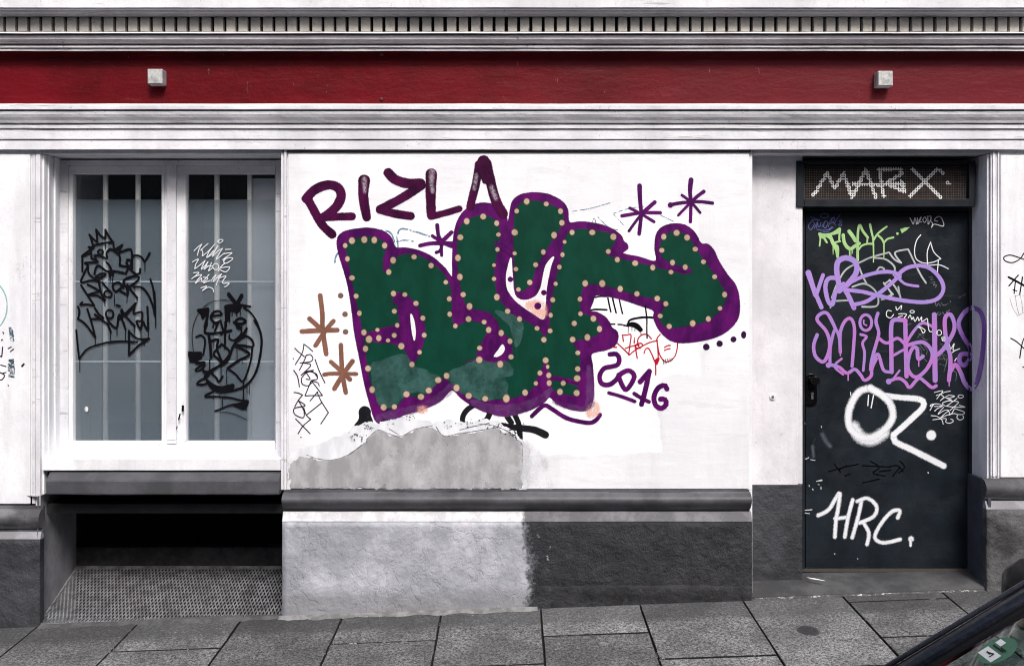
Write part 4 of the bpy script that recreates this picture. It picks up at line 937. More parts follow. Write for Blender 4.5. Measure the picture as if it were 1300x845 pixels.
# ---- right pier scribbles
SR=flat(-.0124)
P=Paint((1250,300,4.22),SR,.0004,.22)
P.S("250,60 215,85 190,120 150,140 112,132 103,112 135,100 180,112 230,130",6); P.S("128,218 170,240 250,285",11); P.S("180,208 130,265",7); P.S("165,240 158,305",6); P.S("203,218 188,310",7); P.S("152,285 172,292",5); P.S("140,545 182,572 260,650",6); P.S("240,500 205,560 188,650",6); P.S("205,700 250,692",6)
P.build('graffiti_tag',p_ink,bld,'black marker tags on the pier at the right edge')
P=Paint((1250,300,4.22),SR,.0008,.15)
for t in ("135,330 150,380 178,425","165,318 172,370 185,422","190,315 200,360 205,410","135,330 165,318 190,315 230,318","178,425 205,410 230,405"): P.S(t,2.5)
P.build('pencil_sketch',paint('pencil_grey',(.25,.25,.25),.2,.8,.8,wear=.45),bld)

# ---- window tags
SW=flat(YG); pB=p_ink
P=Paint((90,280,7.04),SW,.0004,.3)
for t in ("165,125 182,165 195,215","165,125 200,165 238,190","238,190 232,130 226,80","226,80 262,130 305,162","305,162 310,120 308,82","308,82 340,140 380,200","195,222 290,202 380,192","158,235 178,240 205,232","200,245 145,280 98,322 178,292 186,335 240,368 125,378 148,395 160,468 200,510 260,545","260,545 180,535 92,548 120,470 155,400","180,290 170,235","103,335 103,455","240,368 212,312 265,318 322,335 320,290 352,255 400,282 436,318 436,400","380,198 388,252 425,240 460,215","460,215 430,280 520,255 545,285 548,430","400,255 440,262","548,315 600,312 640,335 662,362 705,290","436,400 510,418 490,470","490,470 380,450 330,455","500,350 545,355 520,412 495,370 530,430 580,475 615,468 620,430","318,372 350,410 372,480","210,475 240,402 320,452 380,482","222,502 268,475 312,478 262,512 225,502","92,578 150,668 210,758","210,758 140,748 85,752 102,728","150,572 205,598 262,630","262,630 150,665 235,668 302,715","250,540 270,640 305,712","280,550 305,580 340,620","380,562 430,552 452,592 400,632 375,592 380,560","470,600 478,530 560,495 608,505 590,542 510,598","510,598 502,655 430,620","470,530 480,570 500,600 508,665","505,570 545,628 595,690","560,592 640,600 702,680 742,790 750,850","345,480 352,500"): P.S(t,19)
P.O(265,280,24,20,16); P.O(332,655,34,30,18)
P.S("710,520 735,600 748,720 752,845",17)
for x_,a_,c_ in ((352,480,548),(374,480,548),(305,715,762),(390,660,758),(503,665,732),(592,690,740),(663,365,450),(496,470,482),(310,190,250)): P.S("%d,%d %d,%d"%(x_,a_,x_,c_),8)
P.view((90,370,7.04))
for t in ("65,135 78,180 65,245","65,245 130,290 220,410","220,410 190,290 148,155","215,145 250,200 290,240 190,245","215,205 290,262 330,292 358,360","325,235 352,282 410,322 425,225 440,205","440,205 468,270 490,335","455,160 478,200 530,262 572,305","430,245 505,180 580,105","580,105 562,190 635,185 632,260 590,262 600,300 625,340","625,340 645,265 665,310 692,345","685,135 690,240 692,345","410,120 440,130","450,170 480,215 560,130"): P.S(t,19)
P.O(348,200,34,38,17)
P.S("50,345 62,470 76,600",17); P.S("78,600 150,512 280,465 430,443 595,450",17); P.S("520,350 522,460 520,565",20); P.S("520,565 610,480 700,420",20); P.S("700,420 600,420 520,355",17)
for x_,a_,c_ in ((220,410,480),(82,600,720),(356,360,435),(414,320,395),(489,330,432),(568,300,372),(628,340,420),(694,340,412),(658,440,475)): P.S("%d,%d %d,%d"%(x_,a_,x_,c_),8)
P.S("750,0 758,150 760,315",16,w2=9)
P.build('graffiti_tag',pB,win,'black crowned spray tag on the left pane')
p_wm=paint('white_marker',(.72,.74,.78),.1,.5,.95)
P=Paint((230,295,7.04),SW,.0004,.2)
for t in ("325,80 352,62 375,72 350,92 328,84","115,165 150,130 185,105","185,105 160,150 145,205","175,160 205,130 240,100","180,150 195,180 190,210 250,160 300,105","300,105 250,170 230,225 290,160","230,225 275,195 330,118","330,118 295,180 280,215 330,165 370,142","370,142 340,190 315,240 385,185","395,152 445,150","385,190 455,182 400,222 372,245","375,245 430,225 462,235 405,275 380,262 400,230","100,265 128,248 155,240 130,285 122,325","122,325 170,290 215,250","215,250 195,290 180,330 215,295 240,262","240,262 222,300 205,330 250,295","270,270 258,310 245,345 285,310","225,302 280,300","330,345 362,300 392,275","360,315 400,310 435,312 400,352 350,335","95,415 130,385 160,358 110,360","110,400 150,385 185,378 150,420 128,455 185,405","185,405 190,440 250,375","200,400 240,410 200,450 260,428","270,430 290,400 312,380 285,440 330,395 362,370","362,370 330,425 315,470","330,410 400,390 375,430 375,455 430,452 400,482 385,482","178,495 230,480 190,520 242,490 282,502 290,530"): P.S(t,7.5)
P.O(310,305,26,28,7)
P.build('graffiti_tag',p_wm,win,'thin white marker tag on the right pane')
P=Paint((230,295,7.04),SW,.0004,.3)
P.S("425,550 470,610 520,655",34); P.S("540,562 510,620 480,655",34); P.S("400,665 500,645 620,662",34,w2=16); P.P("395,660 480,640 540,660 500,720 450,700 430,760 400,800"); P.S("150,695 200,690 240,682",26); P.S("240,682 232,760 212,845",26); P.P("145,688 235,690 195,775 175,735")
P.S("265,745 320,742 362,728 335,702 290,712 265,760 300,805 355,788",20); P.S("470,800 540,815 578,790 530,765 488,790 495,830 540,850",20); P.S("285,845 300,800 320,845",16); P.S("410,680 400,840",22); P.S("432,690 432,800",14); P.S("458,680 455,745",9); P.S("527,665 530,735",8); P.S("480,680 500,745",9)
P.S("445,608 350,605 240,635 150,730 105,845",6); P.S("560,670 620,715 672,790 700,860",17)
P.view((230,410,6.5))
P.S("605,-20 655,80 662,200 622,390 545,505 430,555 340,562",20); P.S("105,0 90,100 102,232",6); P.P("50,235 168,238 175,282 120,325 70,322 60,270",smooth=False,rough=.5)
for t,w_ in (("215,0 198,75 290,82 415,60",20),("280,60 305,0",18),("330,0 350,70 330,90",16),("125,112 165,100 195,130 195,185 182,260",16),("228,98 240,180 248,282",24),("250,145 305,135 295,190 305,240 345,335",20),("345,335 300,290 270,250 335,172",18),("335,172 400,250 290,370 205,418",18),("215,405 290,365 380,312 440,172 520,108",20),("440,140 520,102 585,140 592,195 520,185 450,178",18),("450,192 520,220 562,260 470,310 388,368",20),("385,372 450,420 512,475 570,330 588,200",16),("240,400 290,450 312,482 342,438",18),("185,340 130,372 122,392 160,385 198,345",16),("175,385 218,415 205,450 160,470 132,502 180,505 235,488",16),("285,558 235,575 200,603 300,605 400,612 480,632 550,640",15),("550,642 480,662 400,678 280,725",14),("400,95 398,125 440,140 480,110 500,60 460,40",13),("520,-10 500,10 470,20",14),("540,45 520,80 470,120",22),("130,330 190,325",26),("190,400 230,420 200,440",30)): P.S(t,w_)
P.P("205,455 262,498 330,520 435,502 412,560 300,572 232,522"); P.P("425,672 500,655 558,640 540,700 520,712 480,700 450,690")
P.S("285,725 420,742 540,795",6); P.S("365,-10 362,205",18)
for x_,a_,c_,w_ in ((515,480,630,12),(340,600,692,8),(545,520,578,7),(563,510,585,7),(377,370,520,7),(331,350,432,6),(462,200,300,7),(265,600,622,8),(185,320,385,8),(236,300,400,10),(505,290,330,6),(318,590,612,7),(363,590,630,7),(265,160,190,6),(535,680,712,7),(500,690,712,7)): P.S("%d,%d %d,%d"%(x_,a_,x_,c_),w_)
P.build('graffiti_tag',pB,win,'black face shaped spray tag on the right pane')
SC=flat(YD+.006)
P=Paint((60,390,4.0226),flat(YD-.0125),.0003,.2); P.P("688,498 700,500 696,532 686,528",smooth=False,rough=.5); P.S("678,545 671,572",8); P.S("663,608 661,620",6)
P.build('paint_drips',p_ink,win)

# ---- door tags (paint on the leaf)
SD_=flat(YD)
XRV=XDR-.016                                              # the reveal face right of the door
def wrap(px,py,off):
    if X(px,YD)<XRV-.004: return (X(px,YD),YD-off,Z(py,YD))
    y=XRV*F/(px-650)-D; return (XRV-off-.0006,y,Z(py,y))
def wrap2(px,py,off):                                      # leaf, then frame, then reveal
    if px<1230.3: return (X(px,YD),YD-off,Z(py,YD))
    if px<1237.2: return (X(px,YD-.012),YD-.012-off,Z(py,YD-.012))
    y=XRV*F/(px-650)-D; return (XRV-off-.0006,y,Z(py,y))
p_grey = paint('thin_grey_spray',(.50,.53,.56),.3,.5,.85,wear=.36)
p_gry2 = paint('worn_grey_marker',(.22,.24,.27),.3,.5,.7,wear=.44)
p_wsp  = paint('white_spray',(.74,.76,.80),.08,.5,.96,lo=.12,hi=.88,grain=160)
p_lil  = paint('lilac_spray',(.36,.22,.56),.2,.4,1,c2=(.30,.22,.55))
p_lilp = paint('pink_lilac_spray',(.42,.15,.47),.25,.4,1,c2=(.30,.19,.50))
p_grn  = paint('lime_spray',(.36,.58,.25),.15,.45,1)
p_bl   = paint('violet_blue_marker',(.16,.18,.50),.2,.5,.9,wear=.3)
P=Paint(VG,SD_,.0004,.3)
for t in ("225,755 255,680 300,610 380,570 430,548 518,524","518,524 545,560 580,578","580,578 548,526 615,508","615,508 650,580","650,582 680,640 706,680","365,600 385,650 402,682","440,552 500,560 545,598 540,640","455,620 470,600 492,608 488,622","330,700 390,684 440,712 462,758 452,798 380,802","250,772 320,768","230,775 218,805","520,665 548,700 572,742 576,760","572,742 565,700","490,680 530,742 480,765"): P.S(t,9)
P.view((1120,265,6.03))
P.L("15,580 60,545 12,575 85,655 30,670",9)
P.build('graffiti_outline',p_grey,door,'thin grey spray outline behind the upper lilac tag')
P=Paint((1120,265,6.03),SD_,.0010,.25)
for t in ("295,200 262,245 247,320 262,385 320,415 390,408 448,382","448,382 395,330 370,255","370,255 345,330 348,420 366,470","430,388 425,450 418,520","362,432 440,430 505,458"): P.S(t,7.5)
P.build('graffiti_tag',p_wm,door,'thin white pointed star tag upper right of the door')
P=Paint((1120,265,6.03),SD_,.0014,.2)
for t in ("212,70 225,95 238,118 245,90 250,68 258,95 262,118","268,70 272,115 300,62 280,92 302,102","325,62 310,85 325,105 338,85 328,62","345,55 350,82 352,118 372,80 370,55 350,62","370,95 385,112 378,142","378,142 400,118 468,132 460,85 440,60 412,68 400,90 425,95"): P.S(t,7)
P.build('graffiti_tag',p_wm,door,'small white marker tag in the top right corner of the door')
P=Paint((1120,265,6.03),SD_,.0014,.2)
for t in ("355,525 385,520 370,545 395,540","372,565 405,562 390,585 415,582 405,602","405,715 415,745 430,722 445,745","448,710 470,738 510,722","520,705 524,715","415,830 428,790 450,800 430,815","462,790 478,815 470,830","492,785 500,815","520,770 495,795 530,805"): P.S(t,5)
P.view((1140,365,7.04))
for t in ("165,515 200,545 215,600","190,505 235,560","225,505 260,560 250,600","200,590 240,640 260,660","175,450 200,412 232,430","185,410 245,465 280,455","380,500 400,520","350,660 390,600 420,650","370,680 425,700","360,640 430,640 410,750","390,590 440,620 430,690","480,740 520,760 515,830","540,90 600,60","60,340 120,320"): P.S(t,5)
P.build('worn_tags',p_gry2,door,'worn grey marker scribbles behind the pink tag')
P=Paint((1015,265,10.567),SD_,.0012,.2)
for t in ("150,110 275,155 165,150 200,200 152,280 118,232 160,172","200,262 240,170 225,255","240,180 252,240 275,230 288,180","300,240 345,160","320,240 342,172 382,182 352,255 320,240","385,240 430,130 470,120 455,170 410,200","400,290 440,240 380,290","462,110 430,162 482,215","545,80 500,140 465,200","560,150 530,170 572,175","230,275 300,290 395,278 450,250","320,312 385,312"): P.S(t,9)
P.O(335,95,58,26,9); P.O(545,215,20,17,8)
P.build('graffiti_tag',p_bl,door,'small violet blue tag in the top left corner of the door')
P=Paint((1015,265,10.567),SD_,.0020,.35)
P.P("255,325 330,335 420,325 490,285 535,252 555,262 552,300 540,360 525,330 470,345 430,350 470,450 520,500 528,560 522,655 498,655 480,560 430,470 400,400 340,380 380,455 360,460 320,400 290,390 275,505 262,500 272,400")
P.S("470,452 545,435",24); P.S("537,290 532,430",26); P.S("450,510 450,610",14,w2=8)
P.S("585,352 600,450 645,520 690,540",46); P.S("665,302 715,370 750,430",50); P.S("690,540 745,500 800,465",46); P.S("668,560 670,640",13); P.S("690,560 688,652",12); P.S("712,560 712,600",8)
P.S("780,690 778,500 782,330 795,240 812,218 850,300 915,385",34); P.S("912,385 905,455",22); P.S("782,560 830,500 900,472 985,470",26); P.S("945,210 965,310 985,400 992,560 990,715",32,w2=14); P.S("1168,240 1100,290 1040,345 992,420",26); P.S("1040,348 1100,400 1130,462",28); P.S("1130,455 1132,560 1130,655",24,w2=12); P.S("1130,458 1180,405 1258,385",26); P.S("780,560 788,640 782,700",22,w2=10)
P.view((1120,265,6.03)); P.dot(116,190,10); P.P("138,158 175,145 208,140 180,165 150,186",smooth=False)
P.build('graffiti_letters',p_grn,door,'lime green dripping four letter tag on the door')
P=Paint(VG,SD_,.0048,.7)
P.S("105,628 122,680 142,745",30,w2=22); P.S("180,640 145,742",20); P.S("145,742 172,805",22); P.S("250,655 208,658 192,700 205,770 228,790 245,725 285,685",22); P.S("265,705 250,620 258,570 300,552 345,575 350,625 312,680 262,720",28); P.S("285,705 312,750 338,808",24)
P.S("262,715 330,672 400,642 480,624 548,628 572,650",19); P.S("552,648 612,602 700,595 765,640 795,705 765,760 685,778 560,765 450,742 380,725 290,715",20); P.S("572,640 540,672 470,730 400,775 340,790",20); P.S("560,650 600,685 665,697",14)
P.build('graffiti_tag',p_lil,door,'upper lilac looping spray tag on the door')
P=Paint(VH,wrap2,.0064,.5)
for t,w_ in (("150,140 132,195 142,250 180,278 205,240 214,180 195,120 150,65 165,35 200,30 235,90 245,118",18),("215,288 218,200 240,115 262,150 268,228",16),("268,228 268,130 292,70 322,58 340,105 336,200 328,300",17),("215,292 262,305 302,335 342,316 372,345 392,372 425,350 430,310 452,262",17),("388,66 388,84 402,92",8),("372,138 402,150 382,182 392,235 385,322",14),("460,30 450,72 464,130 450,190 430,262 422,318",17),("440,262 462,240 488,318 520,330",17),("530,330 528,200 528,100 542,65 600,66",22),("600,66 602,200 606,352",22),("468,160 505,182 560,158 600,190",16),("540,245 580,222 605,210",14),("600,190 630,140 665,95 695,80 742,100",15),("600,197 690,178 738,235 712,310 655,356 615,318 618,250 640,205 660,212 665,262 690,250",19),("275,262 238,300 282,342",12),("510,378 565,362 600,382 622,408 668,362 700,380 735,408 757,400",17),("570,322 540,362",11),("748,38 750,200 752,372",26),("755,248 800,205 850,110 832,38 802,58 808,165 830,260 822,372",21),("828,330 855,292 882,332 902,385 925,412",22,)): P.S(t,w_)
P.O(398,78,30,40,15); P.dot(207,295,14); P.dot(515,378,15)
for x_,a_,c_ in ((308,330,372),(268,215,245),(668,265,300),(824,360,400),(340,5,-8)): P.S("%d,%d %d,%d"%(x_,a_,x_,c_),7)
P.build('graffiti_letters',p_lilp,door,'long pink lilac spray tag across the middle of the door')
P=Paint(VH,wrap2,.0090,.9)
P.S("905,385 925,412 948,415 972,370 990,290 1003,180 1005,80 985,22 945,2 905,22 872,80 895,150 930,205 928,260 900,296 876,275 884,240 925,238",22)
P.build('graffiti_loop',paint('violet_spray',(.20,.09,.36),.3,.4,1,c2=(.30,.18,.50)),door,'violet spray loop running from the door onto the reveal')
P=Paint(VH,SD_,.0090,1.0)
P.S("420,412 365,430 325,490 308,560 322,620 372,660 430,664 495,622 535,560 522,490 470,440 420,412",33,fe=2.6); P.S("335,610 372,662 430,675 490,640",48,fe=5.5)
P.S("425,418 480,445 560,458 655,465",28,fe=1.4); P.S("655,465 690,478 690,510 640,560 580,615 540,650",29,fe=1.4); P.S("540,650 548,685 620,720 710,765 795,808",30,fe=1.8); P.dot(732,652,25,fe=1.8)
P.build('graffiti_letters',p_wsp,door,'two large soft white letters with a dot on the door')
P=Paint(VH,SD_,.0128,.2); P.S("412,448 408,500",6); P.S("437,448 425,512",6); P.S("320,432 321,448",4)
P.build('paint_ticks',p_wm,door)
P=Paint((1165,485,12.07),SD_,.0090,.2)
for t in ("252,155 310,140 382,130 340,190 290,252","280,202 350,178 420,148 498,135","350,185 400,228 375,250 345,282","345,278 420,225 480,198 562,212 500,235 435,238","430,240 512,265","600,245 520,305 430,362 375,322 420,295 515,265","380,312 470,285 560,290 622,305 560,370 490,430","430,362 520,375 720,382 635,350","185,430 220,370 250,330 188,372 190,350 225,330","240,330 310,330 380,360 300,400 258,440","250,370 380,362","395,380 350,430 308,488 400,432 468,430 400,490 342,545","468,432 505,490 560,400","560,400 620,420 708,455 690,490 600,492","480,500 540,478 600,490 600,550 650,575 700,545 685,508","345,545 450,500 540,478","200,510 290,520 362,570 388,640","230,572 330,560 432,555 425,605 480,625 540,600 530,572 500,565"): P.S(t,11)
P.O(655,215,42,24,11)
P.build('graffiti_tag',p_wm,door,'small white marker tag beside the white dot')
P=Paint((960,580,3.188),SD_,.0090,2.0)
P.S("250,235 292,212 325,160 338,145 332,200 322,260 318,322",13); P.S("318,248 372,242",11); P.S("390,172 372,240 358,322",12); P.S("425,178 412,240 388,325",12); P.S("408,178 450,166 486,198 475,238 418,265",12); P.S("432,262 455,305 448,352",12); P.S("572,245 580,215 545,222 500,275 480,325 515,345 582,332",12); P.dot(626,330,11); P.S("624,335 624,356",6)
P.build('graffiti_letters',p_wsp,door,'three white spray letters low on the door')
P=Paint((1140,365,7.04),SD_,.0080,.2)
for t in ("-60,210 -95,205 -105,250 -70,270 -40,240","-20,170 -10,200 30,160 25,195","5,235 40,232 75,238 55,268","0,262 40,250","90,270 108,245 122,285 135,262 150,302 175,262 185,295 210,262 212,300 258,275","175,350 200,365 222,405 240,380 190,345","262,280 275,380 300,392 318,372 352,402","388,445 400,468 428,400 440,442 458,448","430,552 452,500 470,545 500,500 492,560 550,545","505,655 520,630","480,580 510,560"): P.S(t,8)
P.O(125,215,20,12,7); P.O(366,402,22,24,7); P.O(405,458,14,20,6)
P.build('graffiti_tag',p_wm,door,'thin white slanting script tag behind the pink tag')
P=Paint((1010,460,5.28),SD_,.0004,.3)
for t in ("220,730 330,700 420,680","260,680 300,735","340,690 290,720","450,690 640,700","500,660 560,700 520,740 600,760","560,730 640,720","330,760 365,745","450,805 560,780","620,700 680,690 720,730","650,760 700,700","700,660 730,700 690,740"): P.S(t,9)
P.build('graffiti_tag',paint('black_on_black',(.002,.002,.003),.2,.3,1),door,'faint black tag under the white letters')
P=Paint((1010,460,5.28),SD_,.0006,.5)
for t,w_ in (("50,640 70,645 88,636",6),("50,545 58,560",6),("45,735 55,720",4),("48,600 50,606",5),("140,795 175,785",5),("60,400 62,410",5),("172,425 174,435",4),("100,650 130,655",3),("45,10 46,60",3),("46,200 46,240",3),("45,260 46,330",3),("35,155 42,158",6),("150,815 160,818",3),("90,820 92,830",4)): P.S(t,w_)
P.view((960,580,3.188))
for t,w_ in (("188,215 225,212",4),("195,225 215,228",3),("186,60 188,90",3),("182,330 184,345",4),("174,365 176,410",4),("250,96 266,94",4),("695,62 697,63",5),("316,390 318,391",4),("410,410 411,411",3),("262,120 262,128",3),("228,128 230,132",4)): P.S(t,w_)
P.view((1000,390,4.0233))
for y_ in (448,472,490,528,567,603,633,702,733): P.S("925,%d 925,%d"%(y_,y_+5),4)
P.build('paint_chips',paint('chip_white',(.6,.6,.6),.2,.8,.9),door,'small white paint chips along the door edges')
P=Paint((1010,460,5.28),SD_,.0006,3); P.S("180,480 205,530 232,560",26); P.S("115,560 120,630",14)
P.build('pale_smear',paint('pale_smear',(.12,.14,.17),.2,.6,.6,lo=.2,hi=1.2),door)
# ================================================================== the parked car at the lower right (mostly outside the frame)
YS0=-3.42                                   # wall-side flank of the car
car=empty('parked_car',(1.9,YS0-.85,ROAD(2)),'black parked car in the lower right corner with a green sticker in its windscreen','car')
m_cpaint=NT('black_car_paint'); _t=m_cpaint
_p=_t.n('ShaderNodeBsdfPrincipled'); _p.inputs['Base Color'].default_value=(.006,.007,.012,1); _p.inputs['Roughness'].default_value=.3; _p.inputs['Specular IOR Level'].default_value=.25; _p.inputs['Coat Weight'].default_value=.25; _p.inputs['Coat Roughness'].default_value=.05
_t.setin(_p.inputs['Base Color'],_t.mix(_t.ramp(_t.noise(90,5,.7),.45,.7,0,.5),(.006,.007,.012),(.03,.03,.034)))
m_cpaint=_t.done(_p.outputs[0])
m_cgrey=simple('dusty_bonnet_paint',(.035,.036,.042),.3,0,.3,30)
m_rub=simple('car_black_trim',(.004,.004,.005),.5,0,.2,20,.1,.12)
m_cglass=mat_glass('car_glass',(.50,.60,.58),1.7)
m_tyre=simple('tyre_rubber',(.02,.02,.02),.8); m_rim_=simple('alloy_rim',(.5,.5,.5),.3,1.0)
# screen pillar line measured on the photograph: cowl corner and roof corner on the wall side
def CP(px,py,y): return Vector((X(px,y),y,Z(py,y)))
yp=YS0-.10
A0=CP(1150,846,yp); A1=CP(1282,764,yp)
dirp=(A1-A0).normalized(); tl_=.98; A2=A0+dirp*tl_           # roof front corner
CY=YS0-.85; HW=.85
gz0=ROAD(2)
beltz=A0.z-.03; x0=A0.x
def sec(x): # half width, belt height
    return x
st=[(x0-.82,.62,.62,.30),(x0-.76,.74,.70,.22),(x0-.55,.80,.80,.20),(x0-.25,.83,.88,.20),(x0+.02,.85,.955,.20),(x0+.9,.855,.975,.20),(x0+1.8,.85,.99,.20),(x0+2.6,.84,1.0,.22),(x0+2.95,.80,.98,.30),(x0+3.05,.72,.80,.34)]
top=beltz-gz0
sc_=top/.955
m=MB(); rows=[]
for (x,hw,bz,lz) in st:
    bz*=sc_; r=[]
    for (u,v) in ((-.98,0),(-1,.12),(-1,.55),(-.985,.8),(-.93,.95),(-.80,1.0),(-.4,1.02),(0,1.03),(.4,1.02),(.80,1.0),(.93,.95),(.985,.8),(1,.55),(1,.12),(.98,0)):
        r.append(m.vert((x,CY+u*hw,gz0+lz+(bz-lz)*v)))
    rows.append(r)
for a_,c_ in zip(rows,rows[1:]):
    for k in range(14): m.face([a_[k],a_[k+1],c_[k+1],c_[k]])
    m.face([a_[14],a_[0],c_[0],c_[14]])
m.face(rows[0]); m.face(rows[-1][::-1])
body=m.build('body',m_cpaint,car); 
for p in body.data.polygons: p.use_smooth=True
bs=body.modifiers.new('s','SUBSURF'); bs.levels=2; bs.render_levels=2
# greenhouse corner rings
def W(xo,y,z): return Vector((xo,y,z))
rw=.60; rz=A2.z; fx=A2.x; bx=x0+2.45
B_far=[A0, A2+Vector((0,-.13,0)), Vector((bx,CY+rw-.02,rz-.05)), Vector((x0+2.85,CY+.74,beltz+.03))]
B_near=[Vector((p.x,2*CY-p.y,p.z)) for p in B_far]
def grid(a,b,c,d,nu,nv,bulge):      # a-b lower edge, d-c upper edge
    g=[]
    for j in range(nv+1):
        for i in range(nu+1):
            u,v=i/nu,j/nv; p=a.lerp(b,u).lerp(d.lerp(c,u),v); g.append(p+bulge*(4*u*(1-u)*.7+.3*4*v*(1-v)))
    return g
def patch(name,a,b,c,d,mat,bulge,parent=car,nu=10,nv=6,thick=.005,label=None):
    m=MB(); ids=[m.vert(p) for p in grid(a,b,c,d,nu,nv,bulge)]
    for j in range(nv):
        for i in range(nu): k=j*(nu+1)+i; m.face([ids[k],ids[k+1],ids[k+nu+2],ids[k+nu+1]],sm=True)
    o=m.build(name,mat,parent,label,recalc=False); 
    if thick>.01:
        s=o.modifiers.new('t','SOLIDIFY'); s.thickness=thick; s.offset=0
    return o
inset=Vector((0,-.036,0))
# glass starts inside the dark pillar band
sw=Vector((-.006,0,.003))
wl_f=A0+inset+dirp*.02; wl_n=B_near[0]-inset+dirp*.02; wt_f=B_far[1]+inset-dirp*.03; wt_n=B_near[1]-inset-dirp*.03
ws=patch('windscreen',wl_n,wl_f,wt_f,wt_n,m_cglass,sw,nu=16)
def pillar(name,pts,w,h,mat=m_cpaint,parent=car,n=8):
    m=MB(); pr=None
    rows=[]
    for i,p in enumerate(pts):
        d=((pts[i+1] if i<len(pts)-1 else p)-(pts[i-1] if i else p)).normalized(); s_=Vector((0,1,0)); s_=(s_-d*s_.dot(d)).normalized(); u=d.cross(s_).normalized()
        rows.append([m.vert(p+s_*math.cos(t)*w/2+u*math.sin(t)*h/2) for t in [2*math.pi*k/n+.39 for k in range(n)]])
    for a_,c_ in zip(rows,rows[1:]):
        for k in range(n): m.face([a_[k],a_[(k+1)%n],c_[(k+1)%n],c_[k]],sm=True)
    m.face(rows[0]); m.face(rows[-1][::-1]); return m.build(name,mat,parent)
for Bq,sg in ((B_far,1),(B_near,-1)):
    pts=[Bq[0]-dirp*.10+Vector((0,0,-.01)),Bq[0].lerp(Bq[1],.3)+Vector((0,.015*sg,0)),Bq[0].lerp(Bq[1],.7)+Vector((0,.012*sg,.004)),Bq[1]]
    pillar('pillar',pts,.046,.040)
    # black ceramic border of the glass and the rubber strip
    off=Vector((0,-.034*sg,.002)); pillar('screen_border',[p+off for p in pts],.034,.012,m_rub)
    hi=Vector((0,.020*sg,.022)); pillar('drip_rail',[p+hi for p in pts],.010,.010,simple('rail%d'%sg,(.02,.022,.03),.3,0,.1,20,.1,.3))
    pillar('roof_rail',[Bq[1],Bq[1].lerp(Bq[2],.5)+Vector((0,.02*sg,.03)),Bq[2],Bq[3]],.07,.06)
    m=MB(); mid0=Bq[0].lerp(Bq[3],.5); mid1=Bq[1].lerp(Bq[2],.45)
    pillar('pillar',[mid0-Vector((0,0,.05)),mid1],.04,.09,m_rub)
    patch('side_window',Bq[0]+Vector((.10,0,.0)),Bq[3],Bq[2],Bq[1],m_cglass,Vector((0,.03*sg,0)))
patch('roof',B_near[1],B_far[1],B_far[2],B_near[2],m_cpaint,Vector((0,0,.05)),thick=.02)
patch('rear_window',B_near[3],B_far[3],B_far[2],B_near[2],m_cglass,Vector((.05,0,.02)))
# cowl, wipers
m=MB(); m.box(A0.x-.10,A0.x+.06,CY-.74,CY+.74,beltz-.03,beltz+.012); m.build('cowl',m_rub,car,bevel=.01)
pillar('wiper',[Vector((A0.x-.02,CY+.60,beltz+.03)),Vector((A0.x+.03,CY+.25,beltz+.055)),Vector((A0.x+.05,CY-.1,beltz+.06))],.018,.018,m_rub)
pillar('wiper',[Vector((A0.x-.02,CY-.05,beltz+.03)),Vector((A0.x+.03,CY-.35,beltz+.055)),Vector((A0.x+.02,CY-.62,beltz+.04))],.018,.018,m_rub)
m=MB(); m.cyl((A0.x+.035,CY+.665,beltz-.0),(A0.x+.03,CY+.665,beltz+.05),.035,.022,18); m.build('wiper_hub',m_rub,car,bevel=.004)
# dashboard behind the glass
m=MB(); m.box(A0.x+.12,A0.x+.75,CY-.70,CY+.70,beltz-.12,beltz-.02); m.build('dashboard',simple('dash_grey',(.22,.225,.23),.8),car,bevel=.03)
for s_ in (-.36,.36):
    m=MB(); m.box(A0.x+1.25,A0.x+1.42,CY+s_-.23,CY+s_+.23,gz0+.5,beltz+.12); m.box(A0.x+1.29,A0.x+1.38,CY+s_-.12,CY+s_+.12,beltz+.14,beltz+.32); m.build('seat',simple('seat_cloth%d'%int(s_*100),(.03,.03,.035),.9),car,bevel=.03)
# door mirrors
for sg in (1,-1):
    c=Vector((1.185,CY+sg*(HW+.13),beltz+.085)); m=MB(); n=16; rows=[]
    for (dx,ky,kz) in ((-.10,.35,.35),(-.085,.75,.75),(-.04,1,1),(.03,1.02,1.0),(.045,.98,.96)):
        rows.append([m.vert(c+Vector((dx,math.copysign(abs(math.cos(t))**.6,math.cos(t))*.115*ky,math.copysign(abs(math.sin(t))**.6,math.sin(t))*.080*kz))) for t in [2*math.pi*k/n for k in range(n)]])
    for a_,c_ in zip(rows,rows[1:]):
        for k in range(n): m.face([a_[k],a_[(k+1)%n],c_[(k+1)%n],c_[k]],sm=True)
    m.face(rows[0]); m.face(rows[-1][::-1])
    mo=m.build('door_mirror',m_rub,car)
    m=MB(); m.bar(c+Vector((0,-sg*.08,-.07)),(c.x-.03,CY+sg*(HW-.03),beltz-.02),.05,.035); m.build('mirror_arm',m_rub,car,bevel=.008)
    m=MB(); m.cyl(c+Vector((.046,0,0)),c+Vector((.049,0,0)),.068,n=20); m.build('mirror_glass',simple('mirror_silver%d'%sg,(.8,.8,.8),.03,1.0,0),car)
